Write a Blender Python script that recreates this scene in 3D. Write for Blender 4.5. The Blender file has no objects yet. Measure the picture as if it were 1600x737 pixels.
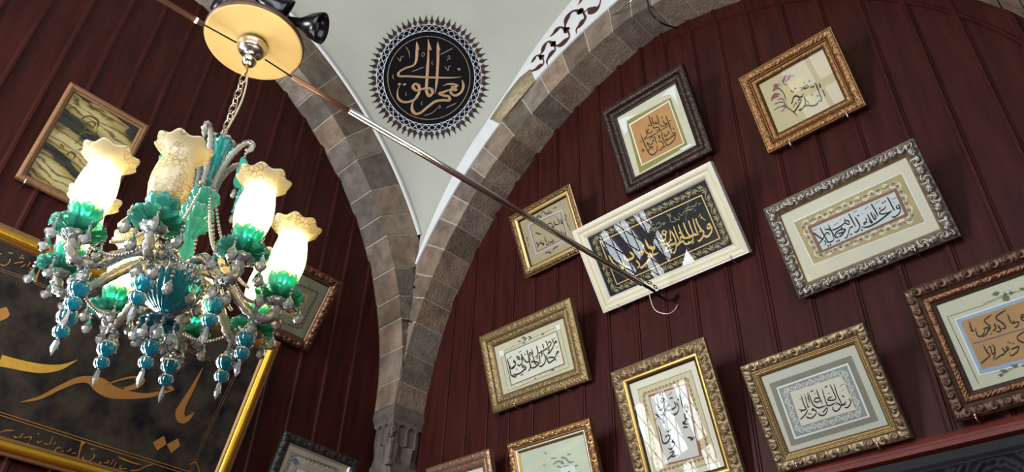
import bpy, math, random
import numpy as np
from mathutils import Matrix, Vector
from mathutils.bvhtree import BVHTree
random.seed(7); RNG = np.random.default_rng(7)
SC = bpy.context.scene
COL = SC.collection
PI = math.pi

# ------------------------------------------------------------------ camera
FPX = 1231.04
CAM = np.array([4.18145, -3.16745, 1.6])
def _rot(yaw, pitch, roll):
    cy, sy, cp, sp = math.cos(yaw), math.sin(yaw), math.cos(pitch), math.sin(pitch)
    f = np.array([sy*cp, cy*cp, sp]); r = np.array([cy, -sy, 0.]); u = np.cross(r, f)
    cr, sr = math.cos(roll), math.sin(roll)
    r2 = cr*r + sr*u; u2 = -sr*r + cr*u
    return np.array([r2, -u2, f])
ROT = _rot(-.78889, .636323, .0402142)
cam = bpy.data.cameras.new('camera'); cam_o = bpy.data.objects.new('camera', cam); COL.objects.link(cam_o)
cam.sensor_width = 36; cam.lens = FPX*36/1600; cam.clip_start = .05
mw = Matrix.Identity(4)
for i in range(3):
    mw[i][0] = ROT[0][i]; mw[i][1] = -ROT[1][i]; mw[i][2] = -ROT[2][i]; mw[i][3] = CAM[i]
cam_o.matrix_world = mw
SC.camera = cam_o
SC.view_settings.view_transform = 'Standard'; SC.view_settings.look = 'None'
SC.view_settings.gamma = 1; SC.view_settings.use_curve_mapping = False
SC.view_settings.exposure = 0.12
SC.cycles.use_denoising = True
SC.cycles.max_bounces = 12; SC.cycles.transmission_bounces = 10; SC.cycles.transparent_max_bounces = 24
SC.cycles.sample_clamp_indirect = 4.0
SC.cycles.caustics_reflective = False; SC.cycles.caustics_refractive = False

# ------------------------------------------------------------------ daylight
W = bpy.data.worlds.new('sky'); SC.world = W; W.use_nodes = True
W.node_tree.nodes['Background'].inputs[0].default_value = (.55, .68, .9, 1)
W.node_tree.nodes['Background'].inputs[1].default_value = .35
def area(name, loc, rot, sx, sy, power, col):
    l = bpy.data.lights.new(name, 'AREA'); l.shape = 'RECTANGLE'; l.size = sx; l.size_y = sy; l.energy = power; l.color = col
    o = bpy.data.objects.new(name, l); COL.objects.link(o); o.location = loc; o.rotation_euler = rot
    return o
DAY = (.86, .93, 1.0)
# windows known from reflections, then unseen ones added to light the room: (wall, along0, along1, z0, z1, radiance of its light panel, uprights)
WINDOWS_AND_FILLS = [
    ('left', -4.80, -3.40, 1.76, 2.96, 9.5, [(-4.75, -4.40), (-4.22, -3.88), (-3.73, -3.45)], True),
    ('back', 1.95, 2.95, 4.0, 4.9, 2.4, [(2.0, 2.28), (2.33, 2.6), (2.65, 2.9)], False),
    ('back', .1, 1.3, 2.4, 4.6, 31., [(.15, .67), (.73, 1.25)], False),  # unseen window added as main light from back left, clear of the glass reflections
    ('left', -5.1, -3.42, .35, 1.66, 18., [(-5.05, -4.3), (-4.22, -3.47)], False),  # unseen low window added to strengthen the light from the left
    ('back', 3.0, 4.6, 3.15, 5.3, 8., [(3.05, 3.77), (3.83, 4.55)], False),  # unseen window added as fill from back right
    ('front', -5.0, -2.6, 2.6, 5.2, 4.5, [(-4.95, -3.83), (-3.77, -2.65)], False)]  # unseen window added as fill for left wall and pendentive
for wall, u0, u1, z0, z1, rad, _c, _g in WINDOWS_AND_FILLS:
    w_, h_ = u1-u0, z1-z0; pw = rad*w_*h_*PI
    if wall == 'left': area('window_or_fill_light', (-.07, (u0+u1)/2, (z0+z1)/2), (0, -PI/2, 0), h_, w_, pw, DAY)
    elif wall == 'front': area('window_or_fill_light', (4.83, (u0+u1)/2, (z0+z1)/2), (0, PI/2, 0), h_, w_, pw, DAY)
    else: area('window_or_fill_light', ((u0+u1)/2, -5.28, (z0+z1)/2), (PI/2, 0, 0), w_, h_, pw, DAY)

# ------------------------------------------------------------------ pixel helpers (photo 1600x737)
def ray(x, y): return ROT.T @ np.array([x-800., y-368.5, FPX])
def on_right(x, y, Y=0.):
    d = ray(x, y); return CAM + d*((Y-CAM[1])/d[1])
def on_left(x, y, X=0.):
    d = ray(x, y); return CAM + d*((X-CAM[0])/d[0])

# ------------------------------------------------------------------ materials
def lin(c):
    c = np.array(c[:3], float)/255.
    return tuple(np.where(c <= .04045, c/12.92, ((c+.055)/1.055)**2.4)) + (1.,)
MATS = {}
def mat(name, col, rough=.5, metal=0., var=0., vscale=20., bump=0., bscale=60., spec=.5, coat=0., attr=False, stretch=None, trans=0., col2=None, ior=1.45, emit=None):
    if name in MATS: return MATS[name]
    m = bpy.data.materials.new(name); m.use_nodes = True; nt = m.node_tree; N = nt.nodes; Lk = nt.links
    b = N['Principled BSDF']
    b.inputs['Base Color'].default_value = lin(col); b.inputs['Roughness'].default_value = rough
    b.inputs['Metallic'].default_value = metal; b.inputs['Specular IOR Level'].default_value = spec
    b.inputs['Coat Weight'].default_value = coat; b.inputs['Coat Roughness'].default_value = .12
    b.inputs['Transmission Weight'].default_value = trans; b.inputs['IOR'].default_value = ior
    tc = N.new('ShaderNodeTexCoord')
    vec = tc.outputs['Object']
    if stretch:
        mp = N.new('ShaderNodeMapping'); mp.inputs['Scale'].default_value = stretch; Lk.new(vec, mp.inputs[0]); vec = mp.outputs[0]
    cur = None
    if attr:
        a = N.new('ShaderNodeAttribute'); a.attribute_name = 'tone'; cur = a.outputs['Color']
    if var or col2:
        n = N.new('ShaderNodeTexNoise'); n.inputs['Scale'].default_value = vscale; n.inputs['Detail'].default_value = 6; n.inputs['Roughness'].default_value = .62
        Lk.new(vec, n.inputs['Vector'])
        r = N.new('ShaderNodeValToRGB'); e = r.color_ramp.elements
        e[0].position = .32; e[1].position = .68
        if attr:
            e[0].color = (1-var,)*3+(1,); e[1].color = (1+var,)*3+(1,)
        else:
            c = np.array(lin(col)); c2 = np.array(lin(col2)) if col2 else None
            if col2: e[0].color = tuple(c); e[1].color = tuple(c2)
            else: e[0].color = tuple(c[:3]*(1-var))+(1,); e[1].color = tuple(c[:3]*(1+var))+(1,)
        Lk.new(n.outputs['Fac'], r.inputs[0])
        if cur is not None:
            mx = N.new('ShaderNodeMix'); mx.data_type = 'RGBA'; mx.blend_type = 'MULTIPLY'; mx.inputs[0].default_value = 1
            Lk.new(cur, mx.inputs[6]); Lk.new(r.outputs[0], mx.inputs[7]); cur = mx.outputs[2]
        else: cur = r.outputs[0]
    if cur is not None: Lk.new(cur, b.inputs['Base Color'])
    if bump:
        n2 = N.new('ShaderNodeTexNoise'); n2.inputs['Scale'].default_value = bscale; n2.inputs['Detail'].default_value = 5
        Lk.new(vec, n2.inputs['Vector'])
        bp = N.new('ShaderNodeBump'); bp.inputs['Strength'].default_value = bump; bp.inputs['Distance'].default_value = .01
        Lk.new(n2.outputs['Fac'], bp.inputs['Height']); Lk.new(bp.outputs[0], b.inputs['Normal'])
    if emit:
        b.inputs['Emission Color'].default_value = emit[:3]+(1,); b.inputs['Emission Strength'].default_value = emit[3]
    MATS[name] = m
    return m
def mix_glass(name, col, rough=.05, tint=None, solid=.35, gloss=.25):
    """thin coloured glass: a transparent tint, a translucent body and a glossy skin by Fresnel"""
    m = bpy.data.materials.new(name); m.use_nodes = True; nt = m.node_tree; N = nt.nodes; Lk = nt.links
    N.remove(N['Principled BSDF']); out = N['Material Output']
    tr = N.new('ShaderNodeBsdfRefraction') if name.startswith('crystal') else N.new('ShaderNodeBsdfTransparent')
    tr.inputs['Color'].default_value = lin(tint or col)
    if name.startswith('crystal'): tr.inputs['IOR'].default_value = 1.5; tr.inputs['Roughness'].default_value = 0.02
    tl = N.new('ShaderNodeBsdfTranslucent'); tl.inputs['Color'].default_value = lin(col)
    df = N.new('ShaderNodeBsdfDiffuse'); df.inputs['Color'].default_value = lin(col)
    a = N.new('ShaderNodeMixShader'); a.inputs[0].default_value = .42; Lk.new(tl.outputs[0], a.inputs[1]); Lk.new(df.outputs[0], a.inputs[2])
    b = N.new('ShaderNodeMixShader'); b.inputs[0].default_value = solid; Lk.new(tr.outputs[0], b.inputs[1]); Lk.new(a.outputs[0], b.inputs[2])
    gl = N.new('ShaderNodeBsdfGlossy'); gl.inputs['Roughness'].default_value = rough
    lw = N.new('ShaderNodeLayerWeight'); lw.inputs[0].default_value = gloss
    c = N.new('ShaderNodeMixShader'); Lk.new(lw.outputs['Fresnel'], c.inputs[0]); Lk.new(b.outputs[0], c.inputs[1]); Lk.new(gl.outputs[0], c.inputs[2])
    Lk.new(c.outputs[0], out.inputs[0]); MATS[name] = m
    return m
def pane_material():
    m = bpy.data.materials.new('picture_glass'); m.use_nodes = True; nt = m.node_tree; N = nt.nodes; Lk = nt.links
    N.remove(N['Principled BSDF'])
    t = N.new('ShaderNodeBsdfTransparent'); t.inputs[0].default_value = (.97, .98, .97, 1)
    g = N.new('ShaderNodeBsdfGlossy'); g.inputs['Roughness'].default_value = .0
    f = N.new('ShaderNodeFresnel'); f.inputs['IOR'].default_value = 1.62
    ge = N.new('ShaderNodeNewGeometry'); k = N.new('ShaderNodeMath'); k.operation = 'SUBTRACT'; k.inputs[0].default_value = 1; Lk.new(ge.outputs['Backfacing'], k.inputs[1])
    k2 = N.new('ShaderNodeMath'); k2.operation = 'MULTIPLY'; Lk.new(f.outputs[0], k2.inputs[0]); Lk.new(k.outputs[0], k2.inputs[1])
    x = N.new('ShaderNodeMixShader'); Lk.new(k2.outputs[0], x.inputs[0]); Lk.new(t.outputs[0], x.inputs[1]); Lk.new(g.outputs[0], x.inputs[2])
    Lk.new(x.outputs[0], N['Material Output'].inputs[0]); return m

M_WOOD = mat('mahogany', (57, 21, 16), .48, var=.36, vscale=3.0, stretch=(6, 6, .7), bump=.06, bscale=14, spec=.2)
M_WOODR = mat('red_brown_wood', (108, 46, 38), .42, var=.2, vscale=4, stretch=(.6, 6, 6), spec=.4)
M_STONE = mat('masonry_stone', (150, 138, 124), .9, var=.34, vscale=9, bump=.75, bscale=55, attr=True, spec=.2)
M_MORTAR = mat('lime_mortar', (186, 174, 156), .95, var=.15, vscale=40, bump=.4, bscale=90, spec=.1)
M_CAP = mat('carved_stone', (112, 102, 95), .88, var=.25, vscale=14, bump=.35, bscale=60, spec=.2)
M_PLASTER = mat('white_plaster', (180, 179, 166), .85, var=.05, vscale=2.5, bump=.05, bscale=12, spec=.2)
M_FARWALL = mat('dado_paint', (96, 82, 72), .8, var=.06, vscale=3)
M_BAND = mat('lime_wash', (226, 226, 222), .8, var=.05, vscale=8, bump=.1, bscale=25, spec=.2)
M_DARKCARVE = mat('black_carved_wood', (20, 19, 22), .5, var=.15, vscale=8, spec=.25)
M_FLOOR = mat('floor_carpet', (120, 60, 52), .9, var=.15, vscale=5)
M_CHROME = mat('chrome', (212, 208, 202), .2, metal=1)
M_IRON = mat('black_iron', (28, 25, 24), .45, metal=.6)
M_COPPER = mat('copper_tube', (128, 92, 68), .42, metal=.6)
M_BRASS = mat('brass_disc', (198, 166, 102), .45, metal=.12, var=.07, vscale=9)
M_GOLDP = mat('polished_gold', (190, 150, 82), .28, metal=.85)
M_BLACKP = mat('black_plastic', (14, 14, 16), .22)
M_PANE = pane_material()
M_TEAL = mix_glass('teal_glass', (112, 220, 198), .04, tint=(160, 236, 226), solid=.56, gloss=.2)
M_TEALD = mix_glass('deep_teal_glass', (58, 168, 182), .06, tint=(110, 212, 222), solid=.55, gloss=.24)
M_VASE = mix_glass('vase_teal_glass', (40, 190, 182), .05, tint=(90, 220, 215), solid=.55, gloss=.28)
M_CRYS = mix_glass('crystal_glass', (246, 245, 240), .03, tint=(250, 250, 248), solid=.42, gloss=.2)
M_ROPE = mix_glass('crystal_rope', (244, 238, 226), .08, tint=(244, 240, 230), solid=.46, gloss=.2)
M_BEAD = mix_glass('crystal_bead', (236, 226, 200), .05, tint=(244, 240, 230), solid=.5, gloss=.4)
def shade_material():
    m = bpy.data.materials.new('etched_shade_glass'); m.use_nodes = True; nt = m.node_tree; N = nt.nodes; Lk = nt.links
    N.remove(N['Principled BSDF'])
    tl = N.new('ShaderNodeBsdfTranslucent'); df = N.new('ShaderNodeBsdfDiffuse'); tp = N.new('ShaderNodeBsdfTransparent')
    for q in (tl, df): q.inputs['Color'].default_value = lin((246, 234, 196))
    tp.inputs['Color'].default_value = lin((240, 226, 180))
    gl = N.new('ShaderNodeBsdfGlossy'); gl.inputs['Roughness'].default_value = .25
    a = N.new('ShaderNodeMixShader'); a.inputs[0].default_value = .55; Lk.new(tl.outputs[0], a.inputs[1]); Lk.new(df.outputs[0], a.inputs[2])
    # etched flowers: rings of Voronoi cells left clear
    tc = N.new('ShaderNodeTexCoord'); vo = N.new('ShaderNodeTexVoronoi'); vo.feature = 'DISTANCE_TO_EDGE'; vo.inputs['Scale'].default_value = 70
    no = N.new('ShaderNodeTexNoise'); no.inputs['Scale'].default_value = 16
    Lk.new(tc.outputs['Object'], vo.inputs['Vector']); Lk.new(tc.outputs['Object'], no.inputs['Vector'])
    r1 = N.new('ShaderNodeMath'); r1.operation = 'LESS_THAN'; r1.inputs[1].default_value = .09; Lk.new(vo.outputs['Distance'], r1.inputs[0])
    r2 = N.new('ShaderNodeMath'); r2.operation = 'GREATER_THAN'; r2.inputs[1].default_value = .49; Lk.new(no.outputs['Fac'], r2.inputs[0])
    r3 = N.new('ShaderNodeMath'); r3.operation = 'MULTIPLY'; Lk.new(r1.outputs[0], r3.inputs[0]); Lk.new(r2.outputs[0], r3.inputs[1])
    r4 = N.new('ShaderNodeMath'); r4.operation = 'MULTIPLY_ADD'; r4.inputs[1].default_value = .55; r4.inputs[2].default_value = .1; Lk.new(r3.outputs[0], r4.inputs[0])
    b = N.new('ShaderNodeMixShader'); Lk.new(r4.outputs[0], b.inputs[0]); Lk.new(a.outputs[0], b.inputs[1]); Lk.new(tp.outputs[0], b.inputs[2])
    c = N.new('ShaderNodeMixShader'); c.inputs[0].default_value = .06; Lk.new(b.outputs[0], c.inputs[1]); Lk.new(gl.outputs[0], c.inputs[2])
    Lk.new(c.outputs[0], N['Material Output'].inputs[0]); return m
M_SHADE = shade_material()
M_BULB = mat('lit_bulb', (255, 244, 220), .4, emit=(1.0, .93, .82, 430.))
M_BULBOFF = mat('unlit_bulb', (235, 228, 210), .3)

# ------------------------------------------------------------------ mesh helpers
class MB:
    def __init__(s): s.v = []; s.f = []; s.c = []; s.n = 0
    def add(s, V, F, tone=None):
        V = np.asarray(V, float).reshape(-1, 3); s.v.append(V)
        s.f += [tuple(i+s.n for i in q) for q in F]
        s.c.append(np.tile(np.array(tone if tone is not None else (1, 1, 1)), (len(V), 1))); s.n += len(V)
        return s
    def grid(s, P, tone=None, closed_u=False, closed_v=False):
        P = np.asarray(P, float); a, b = P.shape[:2]; F = []
        for i in range(a if closed_u else a-1):
            i2 = (i+1) % a
            for j in range(b if closed_v else b-1):
                j2 = (j+1) % b
                F.append((i*b+j, i2*b+j, i2*b+j2, i*b+j2))
        return s.add(P.reshape(-1, 3), F, tone)
    def box(s, lo, hi, tone=None):
        x0, y0, z0 = lo; x1, y1, z1 = hi
        V = [(x0,y0,z0),(x1,y0,z0),(x1,y1,z0),(x0,y1,z0),(x0,y0,z1),(x1,y0,z1),(x1,y1,z1),(x0,y1,z1)]
        return s.add(V, [(0,3,2,1),(4,5,6,7),(0,1,5,4),(1,2,6,5),(2,3,7,6),(3,0,4,7)], tone)
    def poly(s, pts, tone=None): return s.add(pts, [tuple(range(len(pts)))], tone)
    def prism(s, pts, d, tone=None):
        pts = np.asarray(pts, float); n = len(pts); V = np.vstack([pts, pts+np.asarray(d)])
        F = [tuple(range(n))[::-1], tuple(range(n, 2*n))]+[(i, (i+1) % n, n+(i+1) % n, n+i) for i in range(n)]
        return s.add(V, F, tone)
    def lathe(s, prof, seg=24, ribs=0, amp=0., twist=0., M=None, cap=True, ripple=None):
        prof = np.asarray(prof, float); th = np.linspace(0, 2*PI, seg, endpoint=False)
        r = prof[:, 0][:, None]; z = np.repeat(prof[:, 1][:, None], seg, 1)
        rr = r*np.ones(seg)[None, :]
        if ribs: rr = rr*(1+amp*np.cos(ribs*th[None, :]+twist*z))
        if ripple is not None:
            wgt, n, ar, az = ripple; wgt = np.asarray(wgt)[:, None]
            rr = rr+wgt*ar*np.cos(n*th)[None, :]; z = z+wgt*az*np.cos(n*th)[None, :]
        P = np.stack([rr*np.cos(th), rr*np.sin(th), z], -1)
        if M is not None: P = P @ M[:3, :3].T + M[:3, 3]
        s.grid(P, closed_v=True)
        if cap:
            b = s.n-P.shape[0]*seg
            if prof[0, 0] > 1e-4: s.f.append(tuple(b+j for j in range(seg))[::-1])
            if prof[-1, 0] > 1e-4: s.f.append(tuple(b+(len(prof)-1)*seg+j for j in range(seg)))
        return s
    def tube(s, pts, rad, seg=10, ribs=0, amp=0., twist=0., cap=True):
        pts = np.asarray(pts, float); n = len(pts); rad = np.broadcast_to(np.asarray(rad, float), (n,))
        T = np.gradient(pts, axis=0); T /= np.linalg.norm(T, axis=1)[:, None]+1e-12
        up = np.array([0, 0, 1.]) if abs(T[0][2]) < .9 else np.array([1., 0, 0])
        a = np.cross(T[0], up); a /= np.linalg.norm(a); P = np.zeros((n, seg, 3)); th = np.linspace(0, 2*PI, seg, endpoint=False)
        L = np.concatenate([[0], np.cumsum(np.linalg.norm(np.diff(pts, axis=0), axis=1))])
        for i in range(n):
            a = a-T[i]*(a@T[i]); a /= np.linalg.norm(a); b = np.cross(T[i], a)
            q = rad[i]*(1+(amp*np.cos(ribs*th+twist*L[i]) if ribs else 0))
            P[i] = pts[i]+(q*np.cos(th))[:, None]*a+(q*np.sin(th))[:, None]*b
        base = s.n; s.grid(P, closed_v=True)
        if cap:
            s.f.append(tuple(base+j for j in range(seg))); s.f.append(tuple(base+(n-1)*seg+j for j in range(seg))[::-1])
        return s
    def build(s, name, m, parent=None, smooth=True, tones=False, solid=0):
        me = bpy.data.meshes.new(name); V = np.vstack(s.v)
        me.from_pydata(V.tolist(), [], s.f); me.update()
        if tones:
            at = me.color_attributes.new('tone', 'FLOAT_COLOR', 'POINT')
            at.data.foreach_set('color', np.hstack([np.vstack(s.c), np.ones((len(V), 1))]).astype(np.float32).ravel())
        if smooth: me.polygons.foreach_set('use_smooth', np.ones(len(me.polygons), bool))
        for q in (m if isinstance(m, (list, tuple)) else [m]): me.materials.append(q)
        o = bpy.data.objects.new(name, me); COL.objects.link(o)
        if parent is not None: o.parent = parent
        if solid:
            md = o.modifiers.new('thickness', 'SOLIDIFY'); md.thickness = solid; md.offset = 0
        return o
def empty(name, loc=(0, 0, 0), M=None):
    o = bpy.data.objects.new(name, None); COL.objects.link(o); o.empty_display_size = .05
    if M is not None: o.matrix_world = M
    else: o.location = loc
    return o
def tag(o, label, cat, group=None):
    o['label'] = label; o['category'] = cat
    if group: o['group'] = group
    return o
def struct(o): o['kind'] = 'structure'; return o
def place(p, axis, spin=0.):
    """4x4 that puts +Z along axis at p"""
    z = np.asarray(axis, float); z = z/np.linalg.norm(z); x = np.cross([0, 0, 1.] if abs(z[2]) < .95 else [1., 0, 0], z); x /= np.linalg.norm(x)
    y = np.cross(z, x); c, s_ = math.cos(spin), math.sin(spin); M = np.eye(4); M[:3, 0] = c*x+s_*y; M[:3, 1] = -s_*x+c*y; M[:3, 2] = z; M[:3, 3] = p
    return M
def spline(pts, n=8):
    P = np.asarray(pts, float)
    if len(P) < 3:
        t = np.linspace(0, 1, n+1)[:, None]; return P[0]*(1-t)+P[-1]*t
    Q = np.vstack([2*P[0]-P[1], P, 2*P[-1]-P[-2]]); out = []
    t = np.linspace(0, 1, n, endpoint=False)[:, None]
    for i in range(len(P)-1):
        a, b, c, d = Q[i:i+4]
        out.append(.5*((2*b)+(-a+c)*t+(2*a-5*b+4*c-d)*t**2+(-a+3*b-3*c+d)*t**3))
    return np.vstack(out+[P[-1:]])

# ------------------------------------------------------------------ room shell
ZC = 6.8
MIR = 2.3075                 # both bays are symmetrical about this distance from the corner
T = .2535                    # depth of the stone arches
CR, CL = (2.622, 3.584), (2.702, 3.811)
RI, RE, LI, LE = 2.4206, 2.6826, 2.4466, 2.7638
struct(MB().box((0, -5.3, -.1), (4.9, .0, 0)).build('floor', M_FLOOR, smooth=False))
wr = struct(empty('wall_right')); wl = struct(empty('wall_left'))
def boards(parent, wall, positions, length, lo, hi):
    """tongue-and-groove mahogany boards: one panel with the rising battens standing out of it"""
    panel = MB()
    if wall == 'R': panel.box((-.0, 0, 0), (length, .06, ZC))
    else: panel.box((-.06, -length, 0), (0, 0, ZC))
    panel.build('wood_panelling', M_WOOD, parent, smooth=False)
    prof = [(-.019, 0), (-.019, .007), (-.012, .009), (-.008, .015), (.008, .015), (.012, .009), (.019, .007), (.019, 0)]
    for x in positions:
        b = MB()
        if wall == 'R': b.prism([(x+a, -h, lo) for a, h in prof], (0, 0, hi-lo))
        else: b.prism([(h, -x+a, lo) for a, h in prof], (0, 0, hi-lo))
        b.build('batten', M_WOOD, parent, smooth=False)
boards(wr, 'R', [.432, .63, .826, 1.02, 1.215, 1.41, 1.605, 1.80, 2.0, 2.19, 2.375, 2.585, 2.772, 2.975, 3.185, 3.39, 3.595, 3.79, 3.975, 4.17], 4.9, 2.8, 6.05)
boards(wl, 'L', [.49+.1955*k for k in range(15)], 3.35, .1, 6.2)
def pierced(parent, wall, lo, hi, u0, u1, holes):
    us = sorted({u0, u1, *[h[0] for h in holes], *[h[1] for h in holes]}); zs_ = sorted({0., ZC, *[h[2] for h in holes], *[h[3] for h in holes]}); m = MB()
    for a, b_ in zip(us, us[1:]):
        for c, d in zip(zs_, zs_[1:]):
            if any(h[0] <= a and b_ <= h[1] and h[2] <= c and d <= h[3] for h in holes): continue
            if wall == 'y': m.box((a, lo, c), (b_, hi, d))
            else: m.box((lo, a, c), (hi, b_, d))
    return m.build('plaster_wall', M_FARWALL, parent, smooth=False)
def window(parent, kind, u0, u1, z0, z1, cols, grille):
    """u runs along the wall; cols are the light openings between the wooden uprights"""
    P = np.array(parent.location)
    def B(lo, hi, m):
        (a0, d0, c0), (a1, d1, c1) = lo, hi
        if kind == 'x': m.box(np.array((d0, a0, c0))-P, np.array((d1, a1, c1))-P)
        else: m.box(np.array((a0, d0, c0))-P, np.array((a1, d1, c1))-P)
    D = P[0] if kind == 'x' else P[1]
    fr = MB(); edges = [u0]+[e for c in cols for e in c]+[u1]
    for i in range(0, len(edges), 2): B((edges[i], D-.015, z0), (edges[i+1], D+.015, z1), fr)
    for c in cols:
        for zz, th in ((z0, .05), (z0+(z1-z0)*.345, .09), (z1-.05, .05)): B((c[0], D-.014, zz), (c[1], D+.014, zz+th), fr)
    fr.build('window_frame', M_WOODR, parent, smooth=False)
    gm = MB()
    if grille:
        s_ = .2; L = (u1-u0)+(z1-z0)
        k = -L
        while k < L:
            for sg in (1, -1):
                a, e = [], []
                for zz in (z0, z1):
                    uu = (u0+u1)/2+k+sg*(zz-z0)*.55
                    a.append((uu, zz))
                (ua, za), (ub, zb) = a
                ts = [(u-ua)/(ub-ua) for u in (u0, u1)]
                t0, t1 = max(0, min(ts)), min(1, max(ts))
                if t1 > t0:
                    q = [(ua+(ub-ua)*t, za+(zb-za)*t) for t in (t0, t1)]
                    pts = [(D+.018, u, z) if kind == 'x' else (u, D+.018, z) for u, z in q]
                    gm.tube(np.array(pts)-P, .007, 6)
            k += s_
        gm.build('iron_lattice', M_IRON, parent)
wb = struct(empty('wall_back')); wf = struct(empty('wall_front'))
def holes(w): return [q[1:5] for q in WINDOWS_AND_FILLS if q[0] == w]
pierced(wl, 'x', -.15, 0, -5.3, -3.35, holes('left')); pierced(wb, 'y', -5.35, -5.2, 0, 4.9, holes('back')); pierced(wf, 'x', 4.75, 4.9, -5.2, 0, holes('front'))
for n_, (wall, u0, u1, z0, z1, rad, cols, gr) in enumerate(WINDOWS_AND_FILLS):
    at_ = (-.016, (u0+u1)/2, z0) if wall == 'left' else (4.78, (u0+u1)/2, z0) if wall == 'front' else ((u0+u1)/2, -5.22, z0)
    window(struct(empty('window_%d' % (n_+1), at_)), 'y' if wall == 'back' else 'x', u0, u1, z0, z1, cols, gr)  # includes the unseen windows added only for their light

# ------------------------------------------------------------------ stone arches
def arc(c, r, th): return c[0]-r*np.cos(th), c[1]+r*np.sin(th)
def xi_at(c, r, z): return c[0]-math.sqrt(max(r*r-(z-c[1])**2, 0))
def build_arch(name, c, ri, re, other_c, other_r, wall, nblocks, seed, mirror_to=None):
    rg = np.random.default_rng(seed)
    th0 = math.asin((3.775-c[1])/ri); th1 = math.acos((c[0]-MIR)/ri); th1e = math.acos((c[0]-MIR)/re)
    root = struct(empty(name))
    st, mo = MB(), MB()
    def W3(a, d, z): return (a, -d, z) if wall == 'R' else (d, -a, z)    # a along the wall, d away from it
    def soffit(ta, tb, va, vb, off, n=8, m=5):
        th = np.linspace(ta, tb, n); V = np.linspace(va, vb, m); G = np.zeros((n, m, 3))
        for i, t in enumerate(th):
            a, z = arc(c, ri-off, t); D = min(T, xi_at(other_c, other_r, z)) if z > other_c[1]-.1 else min(T, other_c[0]-other_r)
            for j, v in enumerate(V): G[i, j] = W3(a, D*v, z)
        return G
    def face(ta, tb, va, vb, off, n=8, m=5):
        G = np.zeros((n, m, 3)); s0, s1 = (ta-th0)/(th1-th0), (tb-th0)/(th1-th0)
        for i, s in enumerate(np.linspace(s0, s1, n)):
            ti = th0+s*(th1-th0); te = th0+s*(th1e-th0)
            p0 = np.array(arc(c, ri, ti)); p1 = np.array(arc(c, re, te))
            for j, v in enumerate(np.linspace(va, vb, m)):
                q = p0+(p1-p0)*v; G[i, j] = W3(max(q[0], T), T+off, q[1])
        return G
    cuts = np.linspace(th0, th1, nblocks+1); cuts[1:-1] += rg.uniform(-.012, .012, nblocks-1)
    g = .0022
    base = np.array(lin((132, 116, 101))[:3])
    def tone():
        k = rg.uniform(.62, 1.28); w = rg.uniform(-.08, .1)
        return base*k*np.array([1+w, 1, 1-w])
    mo.grid(soffit(th0, th1, 0, 1, -.004, 60, 4)); mo.grid(face(th0, th1, 0, 1, -.004, 60, 4))
    for i in range(nblocks):
        o = rg.uniform(-.001, .004)
        st.grid(soffit(cuts[i]+g, cuts[i+1]-g, .0, 1.0, o), tone())
        st.grid(face(cuts[i]+g, cuts[i+1]-g, .0, 1., o), tone())
    objs = [mo.build('mortar', M_MORTAR, root), st.build('voussoir_stones', M_STONE, root, tones=True)]
    # the far half of the arch
    for o in objs:
        q = o.copy(); COL.objects.link(q); q.parent = root
        if wall == 'R': q.scale = (-1, 1, 1); q.location = (2*MIR, 0, 0)
        else: q.scale = (1, -1, 1); q.location = (0, -2*MIR, 0)
        if wall == 'L': bpy.data.objects.remove(q)
    # core behind the face so that the arch is a solid wall
    return root
build_arch('trim_1', CR, RI, RE, CL, LI, 'R', 17, 3)
build_arch('trim_2', CL, LI, LE, CR, RI, 'L', 17, 11)

# white rendered band on the right arch
th_w = [.30, .52, .78, .852, .926, .981, 1.062, 1.156, 1.24, 1.31, 1.44]
r_w = [2.69, 2.715, 2.83, 2.85, 2.86, 2.879, 2.926, 3.013, 3.08, 3.13, 3.2]
def rwf(t): return float(np.interp(t, th_w, r_w))
band = MB(); n = 60; ths = np.linspace(.5, 1.47, n); G = np.zeros((n, 6, 3)); G2 = np.zeros((n, 3, 3))
for i, t in enumerate(ths):
    for j, k in enumerate(np.linspace(0, 1, 6)):
        r = RE+.002+(rwf(t)-RE-.002)*k; x, z = arc(CR, r, t); G[i, j] = (max(x, T), -T-.012, z)
    for j, d in enumerate((-.012, 0., .05)):
        x, z = arc(CR, RE+.002, t); G2[i, j] = (max(x, T), -T+d, z)
band.grid(G); band.grid(G2)
bt = struct(band.build('trim_3', M_BAND))
pl = MB(); pts = [(766, 186), (780, 193), (797, 173), (815, 152), (836, 126), (829, 108), (812, 122), (793, 146)]
pl.prism([on_right(x, y, -T-.0125) for x, y in pts], (0, -.004, 0)); pl.build('exposed_masonry', mat('bare_rubble', (176, 158, 126), .95, var=.35, vscale=30, bump=.6, bscale=60), bt)
# thin plaster lip along the left arch
lip = MB(); G = np.zeros((n, 4, 3)); tl = np.linspace(.5, 1.45, n)
for i, t in enumerate(tl):
    for j, k in enumerate((0, .3, 1, 1.4)):
        x, z = arc(CL, LE+.035*k-.004, t); G[i, j] = (T+(.004, .016, .014, -.02)[j], -max(x, T), z)
lip.grid(G); struct(lip.build('trim_4', M_BAND))

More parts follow.
